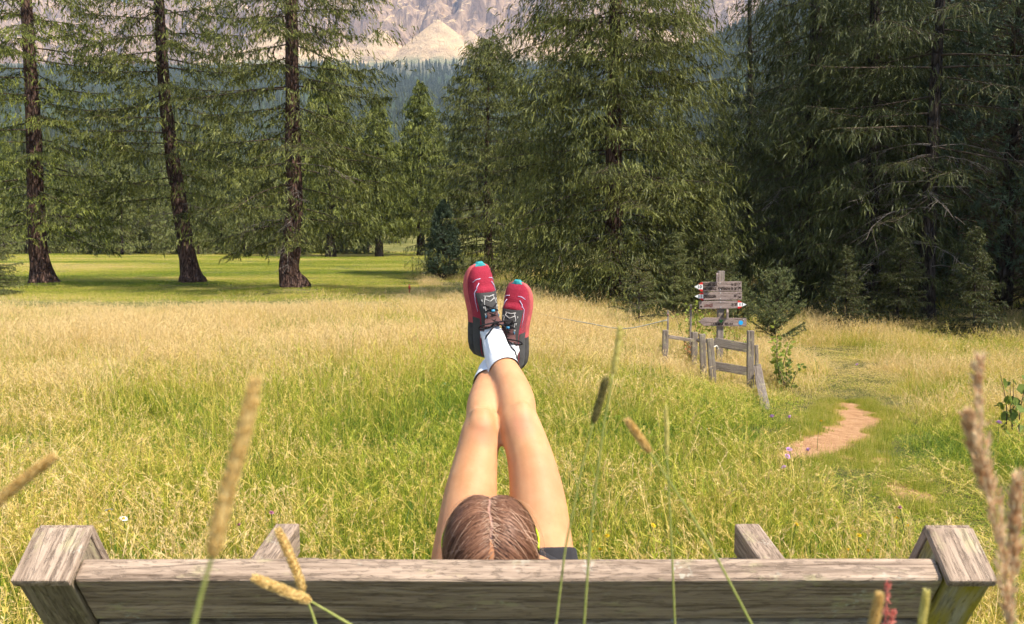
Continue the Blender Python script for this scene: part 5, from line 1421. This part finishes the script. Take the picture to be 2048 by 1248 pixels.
# ------------------------------------------------------------------ near grass stalks with seed heads
def mat_head(name, a, b):
    t = NT(name); n = t.noise(t.coord(), 220, 3); t.leaf(t.ramp(n, [(0.3, a), (0.7, b)]), 0.3, 0.7, 0.2); return t.m
M_HEAD = mat_head('timothy_head', (0.72, 0.49, 0.17), (0.90, 0.68, 0.30))
M_HEADG = mat_head('green_timothy_head', (0.72, 0.62, 0.20), (0.90, 0.80, 0.32))
M_STALK = mat_head('grass_stalk', (0.30, 0.33, 0.08), (0.46, 0.46, 0.14))
M_PANI = mat_head('red_panicle', (0.62, 0.32, 0.15), (0.92, 0.74, 0.46))
M_SORR = mat_head('sorrel_seeds', (0.60, 0.12, 0.10), (0.85, 0.32, 0.24))
def stalk(name, head, stem, y, wpx, label, mat=M_HEAD, style='timothy', seed=0, group='grass stalks close to the camera'):
    rng = np.random.default_rng(seed)
    H0 = [P(u, v, y) for u, v in head]; S0 = [P(u, v, y) for u, v in stem]
    last = S0[-1]; prev = S0[-2] if len(S0) > 1 else H0[-1]
    dd = (last - prev); dd = dd / max(1e-6, abs(dd[2]))
    gz0 = float(ground_h(last[0], y))
    foot = last + dd * 0.35 * (last[2] - gz0); foot = np.array([foot[0], y - 0.02, gz0 - 0.02])
    e = empty(name, (foot[0], foot[1], gz0), label, 'grass stalk', group)
    inv = np.array(e.location)
    r = 0.5 * wpx / FPX * y
    hp_ = smooth_path(H0, 60) if len(H0) > 2 else np.linspace(H0[0], H0[-1], 60)
    ctl = np.array([H0[-1]] + S0 + [foot]); cl = np.concatenate([[0], np.cumsum(np.linalg.norm(np.diff(ctl, axis=0), axis=1))])
    st = np.stack([np.interp(np.concatenate([np.linspace(0, cl[-2], 32)[:-1], np.linspace(cl[-2], cl[-1], 9)]), cl, ctl[:, k_]) for k_ in range(3)], -1)
    st[2:30] = (st[1:29] + st[2:30] + st[3:31]) / 3
    mb = MB(); add_tube(mb, st - inv, np.linspace(max(0.0008, r * 0.22), max(0.0012, r * 0.35), 40), 6); mb.obj('stem', M_STALK, e)
    mb = MB(); tg = unit(hp_[0] - hp_[-1])
    f = np.linspace(0, 1, 60)
    if style == 'timothy':
        prof = np.interp(f, [0, 0.06, 0.2, 0.8, 0.95, 1], [0.35, 0.72, 0.95, 1.0, 0.8, 0.3])
        add_tube(mb, hp_ - inv, r * 0.72 * prof, 10)
        n = 1500; k = rng.integers(0, 60, n); ang = rng.random(n) * 6.283
        A = unit(np.cross(tg, (0, 1, 0.1))); B = np.cross(tg, A)
        nd = A * np.cos(ang)[:, None] + B * np.sin(ang)[:, None]
        diamonds(mb, hp_[k] - inv + nd * (r * 0.62 * prof[k])[:, None] + tg * rng.normal(size=n)[:, None] * 0.0006, unit(nd * 0.75 + tg * 0.65), r * 0.75 * rng.uniform(0.7, 1.2, n), r * 0.12, rng)
    elif style == 'panicle':
        add_tube(mb, hp_ - inv, r * 0.10, 5)
        n = 620; k = rng.integers(0, 60, n); ang = rng.random(n) * 6.283
        prof = np.interp(f, [0, 0.1, 0.3, 0.8, 1], [0.15, 0.5, 0.9, 1.0, 0.5]) * (0.75 + 0.35 * np.sin(f * 26))
        A = unit(np.cross(tg, (0, 1, 0.1))); B = np.cross(tg, A)
        nd = A * np.cos(ang)[:, None] + B * np.sin(ang)[:, None]
        diamonds(mb, hp_[k] - inv + nd * (r * 0.75 * prof[k] * rng.random(n) ** 0.7)[:, None], unit(nd * 0.35 + tg * 1.0 + rng.normal(size=(n, 3)) * 0.15), 0.0095 * rng.uniform(0.6, 1.3, n), 0.0008, rng)
    else:
        add_tube(mb, hp_ - inv, r * 0.14, 5)
        n = 420; k = rng.integers(0, 60, n); nd = unit(rng.normal(size=(n, 3)))
        keep = (np.sin(f[k] * 22) > -0.5); k = k[keep]; nd = nd[keep]; n = len(k)
        diamonds(mb, hp_[k] - inv + nd * (r * 0.75 * rng.random(n) ** 0.5)[:, None], unit(nd + rng.normal(size=(n, 3)) * 0.6), r * 0.42, r * 0.2, rng)
    mb.obj('seed_head', mat, e, smooth=(style == 'timothy'))
    return e
stalk('grass_stalk', [(514, 756), (480, 890), (448, 1010), (424, 1114)], [(402, 1190), (388, 1250)], 0.36, 35, 'big blurred yellow grass seed head, close in front at the left', M_HEAD, seed=1)
stalk('grass_stalk', [(110, 912), (40, 965), (-30, 1022)], [(-110, 1090)], 0.55, 24, 'blurred grass seed head leaning in from the left edge', M_HEAD, seed=2)
stalk('grass_stalk', [(556, 1060), (584, 1120), (608, 1184)], [(624, 1225), (632, 1250)], 0.85, 19, 'upright brown grass seed head before the bench plank at the left', M_HEAD, seed=3)
stalk('grass_stalk', [(508, 1156), (566, 1180), (622, 1203)], [(660, 1225), (705, 1252)], 0.8, 21, 'slanting tan grass seed head before the bench plank at the left', M_HEAD, seed=4)
stalk('grass_stalk', [(1240, 655), (1235, 700), (1226, 748)], [(1206, 860), (1182, 1050), (1168, 1250)], 0.75, 13, 'tall pale grass seed head right of the legs, the highest one', M_HEADG, seed=5)
stalk('grass_stalk', [(1212, 757), (1200, 800), (1187, 845)], [(1165, 930), (1130, 1100), (1112, 1250)], 0.80, 15, 'grass seed head coloured dark olive for shade, right of the knees, below the highest one', mat_head('shaded_head', (0.22, 0.19, 0.07), (0.34, 0.29, 0.11)), seed=6)  # the shade on this head is put into its dark colour
stalk('grass_stalk', [(1254, 840), (1276, 870), (1300, 904)], [(1370, 1010), (1430, 1108), (1505, 1252)], 0.75, 17, 'orange-brown grass seed head on a long stalk slanting to the lower right', M_HEAD, seed=7)
stalk('grass_stalk', [(1332, 815), (1334, 860), (1334, 910)], [(1342, 1060), (1350, 1252)], 0.85, 9, 'slim yellow upright grass seed head right of the slanting one', M_HEADG, seed=8)
stalk('grass_stalk', [(1759, 1188), (1752, 1225), (1742, 1270)], [(1735, 1320)], 0.55, 20, 'tan grass seed head at the bottom right beside the red sorrel', M_HEAD, seed=9)
stalk('grass_stalk', [(1853, 1182), (1848, 1220), (1840, 1268)], [(1834, 1320)], 0.65, 16, 'pale green grass seed head before the right end of the plank', M_HEADG, seed=10)
stalk('sorrel_stalk', [(1776, 1164), (1773, 1210), (1768, 1262)], [(1765, 1320)], 0.75, 17, 'red sorrel spike before the bench plank at the right, taller of two', M_SORR, 'sorrel', seed=11)
stalk('sorrel_stalk', [(1786, 1222), (1783, 1250), (1778, 1290)], [(1775, 1330)], 0.75, 17, 'red sorrel spike at the bottom right, shorter of two', M_SORR, 'sorrel', seed=12)
stalk('grass_panicle', [(1962, 728), (1957, 790), (1966, 900), (1985, 1000), (2004, 1100), (2016, 1190), (2022, 1260)], [(2028, 1330)], 0.55, 34, 'feathery reddish grass panicle rising along the right edge, the tallest', M_PANI, 'panicle', seed=13)
stalk('grass_panicle', [(1940, 838), (1950, 890), (1972, 985)], [(1995, 1060), (2014, 1180), (2024, 1260)], 0.56, 22, 'small feathery side panicle left of the tall reddish one', M_PANI, 'panicle', seed=14)
stalk('grass_panicle', [(2035, 960), (2030, 1040), (2026, 1150)], [(2030, 1260)], 0.60, 24, 'feathery panicle at the right edge behind the tall reddish one', M_PANI, 'panicle', seed=15)

# ------------------------------------------------------------------ the meadow grass
t = NT('grass_blades')
tint = t.attr('tint', 'INSTANCER'); rnd = t.attr('rnd'); tp_ = t.attr('tpos')
q = t.math('ADD', t.math('ADD', tint, t.math('MULTIPLY', t.math('SUBTRACT', rnd, 0.5), 0.85)), t.math('MULTIPLY', t.math('SUBTRACT', tp_, 0.5), 0.22))
gcol = t.ramp(q, [(0.0, (0.10, 0.18, 0.018)), (0.22, (0.26, 0.34, 0.024)), (0.46, (0.50, 0.50, 0.048)), (0.72, (0.70, 0.52, 0.135)), (0.97, (0.80, 0.60, 0.28))])
t.leaf(gcol, 0.40, 0.5, 0.3)
M_GRASS = t.m
def grass_patch(seed, R, n, h0, h1, w, lean=0.5, seg=3, stalks=0, sh=(0.4, 0.7), rb=0.0):
    rng = np.random.default_rng(seed); mb = MB()
    a = rng.random(n) * 6.283; rr = R * np.sqrt(rng.random(n))
    base = np.stack([np.cos(a) * rr, np.sin(a) * rr, np.full(n, -0.02)], -1)
    h = rng.uniform(h0, h1, n) * rng.uniform(0.7, 1.1, n); az = rng.random(n) * 6.283; k = np.abs(rng.normal(size=n)) * lean
    out = np.stack([np.cos(az), np.sin(az), 0 * az], -1); fz = rng.random(n) * 3.1416
    sd_ = np.stack([np.cos(fz), np.sin(fz), 0 * fz], -1); W = w * rng.uniform(0.6, 1.3, n)
    rn = np.clip(rng.random(n) + rb, 0, 1)
    V = []; T = []
    for s in range(seg + 1):
        tt = s / seg
        p = base + out * (h * k * tt ** 2)[:, None] + np.array([0, 0, 1.0]) * (h * (tt - 0.42 * np.minimum(k, 1.2) * tt ** 2))[:, None]
        ww = W * (1 - tt) ** 0.7
        if s < seg: V += [p - sd_ * ww[:, None], p + sd_ * ww[:, None]]
        else: V += [p]
        T += [tt, tt] if s < seg else [tt]
    m = 2 * seg + 1
    VV = np.stack(V, 1).reshape(-1, 3); i = np.arange(n)[:, None] * m
    Q = np.concatenate([i + np.array([[2 * s, 2 * s + 1, 2 * s + 3, 2 * s + 2]]) for s in range(seg - 1)])
    Tr = i + np.array([[2 * seg - 2, 2 * seg - 1, 2 * seg]])
    mb.add(VV, Q, Tr, rnd=np.repeat(rn, m), tpos=np.tile(np.array(T), n))
    for q_ in range(stalks):
        aa, r_ = rng.random() * 6.283, R * math.sqrt(rng.random()); h_ = rng.uniform(*sh); az_ = rng.random() * 6.283; k_ = abs(rng.normal()) * 0.25
        b0 = np.array([math.cos(aa) * r_, math.sin(aa) * r_, -0.02]); o_ = np.array([math.cos(az_), math.sin(az_), 0])
        tt = np.linspace(0, 1, 6)[:, None]; p = b0 + o_ * h_ * k_ * tt ** 2 + np.array([0, 0, 1]) * h_ * (tt - 0.3 * k_ * tt ** 2)
        f_ = rng.random() * 3.14; s_ = np.array([math.cos(f_), math.sin(f_), 0]) * 0.0011
        Vv = np.stack([p - s_, p + s_], 1).reshape(-1, 3); kk = np.arange(5) * 2
        v_ = rng.uniform(0.60, 1.0)
        mb.add(Vv, np.stack([kk, kk + 1, kk + 3, kk + 2], -1), rnd=v_, tpos=np.repeat(tt[:, 0], 2))
        nh = 12; fh = rng.uniform(0.80, 1.02, nh); ph_ = b0 + o_ * (h_ * k_ * fh ** 2)[:, None] + np.array([0, 0, 1]) * (h_ * (fh - 0.3 * k_ * fh ** 2))[:, None]
        dh = unit(p[-1] - p[-2] + rng.normal(size=(nh, 3)) * 0.035); br = unit(np.cross(dh, rng.normal(size=(nh, 3))))
        l_, w_ = h_ * 0.06, 0.0019
        Vv = np.stack([ph_, ph_ + dh * l_ * 0.5 + br * w_, ph_ + dh * l_, ph_ + dh * l_ * 0.5 - br * w_], 1).reshape(-1, 3)
        mb.add(Vv, np.arange(nh * 4).reshape(-1, 4), rnd=min(1, v_ + 0.1), tpos=1.0)
    return mb.mesh('grass_patch', M_GRASS, smooth=False)
def herb_patch(seed, R, n, size):
    rng = np.random.default_rng(seed); mb = MB()
    a = rng.random(n) * 6.283; rr = R * np.sqrt(rng.random(n)); p = np.stack([np.cos(a) * rr, np.sin(a) * rr, rng.uniform(0.02, 0.13, n)], -1)
    d = unit(np.stack([rng.normal(size=n), rng.normal(size=n), np.abs(rng.normal(size=n)) * 0.6], -1)); b = unit(np.cross(d, np.array([0, 0, 1.0]) + rng.normal(size=(n, 3)) * 0.5)); s = size * rng.uniform(0.6, 1.3, n)[:, None]
    V = np.stack([p, p + d * s * 0.5 + b * s * 0.3, p + d * s, p + d * s * 0.5 - b * s * 0.3], 1).reshape(-1, 3)
    mb.add(V, np.arange(n * 4).reshape(-1, 4), rnd=np.repeat(rng.random(n) * 0.35, 4), tpos=0.2)
    return mb.mesh('herb_patch', M_GRASS, smooth=False)
KG = [grass_patch(1, .32, 520, .14, .36, .0018, .42, 3, 6, (.35, .50)), grass_patch(2, .32, 520, .12, .36, .0016, .38, 3, 9, (.35, .52)), grass_patch(3, .30, 460, .12, .32, .0022, .55, 3, 5, (.3, .45), -0.1),   # 0-2 green
      grass_patch(4, .34, 380, .14, .40, .0018, .4, 3, 46, (.34, .58), 0.1), grass_patch(5, .34, 360, .16, .40, .0017, .45, 3, 60, (.32, .60), 0.15),   # 3-4 straw
      grass_patch(6, .30, 380, .05, .14, .0020, .7, 2, 2, (.15, .30)), herb_patch(7, .3, 170, .035),    # 5 short, 6 herbs
      grass_patch(8, .55, 420, .035, .075, .0045, .8, 2, 0, (.1, .2)),    # 7 mown
      grass_patch(9, .5, 6, .2, .5, .002, .4, 3, 9, (.5, .85), 0.2), grass_patch(10, .4, 150, .28, .5, .0030, .6, 3, 0, (.5, .8), -0.3)]    # 8 tall stalks, 9 lush tussock
rg = np.random.default_rng(99)
def meadow_points(n, y0, y1):
    y = np.sqrt(rg.uniform(y0 * y0 if y0 > 0 else 0, y1 * y1, n)); x = rg.uniform(-1, 1, n) * (0.62 * y + 1.3); return x, y
XS, YS_, VI, SC_, TI = [], [], [], [], []
def dry_map(x, y):
    left = 1 - sstep(-0.05, 0.12, x / np.maximum(y, 1))
    b = 0.17 + 0.12 * sstep(4.2, 8.0, y) + (0.36 * left + 0.12 * (1 - left)) * sstep(6.8, 11.8, y) + 0.10 * (1 - left) * sstep(5, 8, y)
    b = b + 0.10 * (1 - sstep(-0.5, -0.28, x / np.maximum(y, 1))) * sstep(5, 8, y)
    b = b + 0.85 * (fbm(x * 0.45 + 8, y * 0.30 + 2, 4) - 0.5) + 0.5 * (fbm(x * 1.7 + 3, y * 1.3, 3) - 0.5)
    return b
for (n, y0, y1) in ((260, 0.4, 2.6), (2000, 2.6, 8.0), (2500, 8.0, 14.0), (2500, 14.0, 21.5), (1600, 21.5, 34.0)):
    x, y = meadow_points(n, y0, y1)
    if y0 >= 2.6 and y1 <= 8.1:
        y = rg.uniform(y0, y1, n); x = rg.uniform(-1, 1, n) * (0.62 * y + 1.3)
    mw = mown_mask(x, y); ok = mw < 0.5
    sa = soil_at(x, y); ok &= sa < -0.30
    ok &= ~((np.abs(x) < 0.86) & (y > 1.35) & (y < 2.95) & (rg.random(n) < 0.6))
    x, y, sa = x[ok], y[ok], sa[ok]; m = len(x)
    d = dry_map(x, y) + rg.normal(size=m) * 0.07
    tr = path_near(x, y)
    hz = (0.50 + 0.16 * sstep(4.5, 8, y) - 0.08 * sstep(9, 12, y) - 0.22 * sstep(14, 17, y) * (x < 0) - 0.10 * (1 - sstep(-0.02, 0.1, x / y)) * 0) * (0.45 + 1.1 * fbm(x * 0.7, y * 0.7 + 5, 3)) * rg.uniform(0.8, 1.15, m)
    hz = np.where(y < 3.1, np.minimum(hz, 0.5), hz)
    d = d + 0.22 * tr
    gate = np.exp(-((x - 2.3) / 1.0) ** 2 - ((y - 8.5) / 1.8) ** 2)
    hz = hz * (1 - 0.8 * gate)
    hz = hz * (1 - 0.76 * tr)
    u = rg.random(m); vi = rg.integers(0, 3, m)
    vi = np.where(u < np.clip(d * 0.95 - 0.12, 0.05, 0.8), rg.integers(3, 5, m), vi)
    vi = np.where((rg.random(m) < 1.1 * tr), 5, vi)
    near = sa > -1.3
    vi = np.where(near, 5, vi)
    vi = np.where((rg.random(m) < 0.10) & (y < 9) & (tr < 0.3) & ~near, 6, vi)
    vi = np.where((rg.random(m) < 0.12) & (tr < 0.4) & ~near, 8, vi)
    vi = np.where((rg.random(m) < 0.05) & (tr < 0.2) & ~near, 9, vi)
    d = np.where(vi == 9, d - 0.25, d)
    XS.append(x); YS_.append(y); VI.append(vi); TI.append(np.clip(d, 0, 1))
    w = rg.uniform(0.9, 1.2, m) * np.where(near, 0.6, 1.0)
    SC_.append(np.stack([w, w, hz], -1))
x = rg.uniform(1.5, 5.4, 9000); y = rg.uniform(4.2, 9.6, 9000); sa = soil_at(x, y); ok = (sa > -0.55) & (sa < 0.22 * rg.random(9000)); x, y = x[ok], y[ok]; m = len(x)   # ragged tufts along the path
XS.append(x); YS_.append(y); VI.append(np.full(m, 5)); TI.append(np.clip(0.35 + rg.normal(size=m) * 0.15, 0, 1)); w = rg.uniform(0.16, 0.38, m); SC_.append(np.stack([w, w, rg.uniform(0.3, 0.9, m)], -1))
x = np.concatenate(XS); y = np.concatenate(YS_); m = len(x)
tilt = rg.normal(size=(m, 2)) * 0.06
scatter('meadow_grass', KG, np.stack([x, y, ground_h(x, y)], -1), np.stack([tilt[:, 0], tilt[:, 1], rg.random(m) * 6.28], -1), np.concatenate(SC_), np.concatenate(VI), {'tint': np.concatenate(TI)},
        'tall uncut meadow grass, green near the bench and straw-coloured further off', 'grass')
n = 9000
y = np.sqrt(rg.uniform(19.2 ** 2, 56.0 ** 2, n)); x = y * rg.uniform(-0.68, -0.02, n)
ok = mown_mask(x, y) > 0.4; x, y = x[ok], y[ok]; m = len(x)
st = fbm(x * 0.10 + 3, y * 0.55, 4)
scatter('mown_grass', KG, np.stack([x, y, ground_h(x, y)], -1), np.stack([np.zeros(m), np.zeros(m), rg.random(m) * 6.28], -1), np.stack([np.ones(m), np.ones(m), rg.uniform(0.6, 1.1, m)], -1), np.full(m, 7),
        {'tint': np.clip(0.40 + 1.3 * (st - 0.5) + 0.14 * (1 - sstep(20, 24, y)) + rg.normal(size=m) * 0.05, 0, 1)}, 'short mown grass of the hay field beyond the tall meadow', 'grass')

# ------------------------------------------------------------------ the air
hb = bpy.data.meshes.new('haze'); bm = bmesh.new(); bmesh.ops.create_cube(bm, size=1.0)
HZ0, HZ1 = -22.0, 860.0
bmesh.ops.scale(bm, vec=(8800, 8800, HZ1 - HZ0), verts=bm.verts); bmesh.ops.translate(bm, vec=(0, 0, 0.5 * (HZ0 + HZ1)), verts=bm.verts)
bm.to_mesh(hb); bm.free()
t = NT('haze'); pv = t.n('ShaderNodeVolumePrincipled')
pv.inputs['Color'].default_value = (0.52, 0.70, 1.0, 1); pv.inputs['Density'].default_value = 0.00014; pv.inputs['Anisotropy'].default_value = 0.1
t.L(pv.outputs[0], t.out.inputs['Volume'])
hb.materials.append(t.m)
tag(link(bpy.data.objects.new('haze', hb)), 'pale blue haze hanging over the valley', 'haze', kind='stuff')
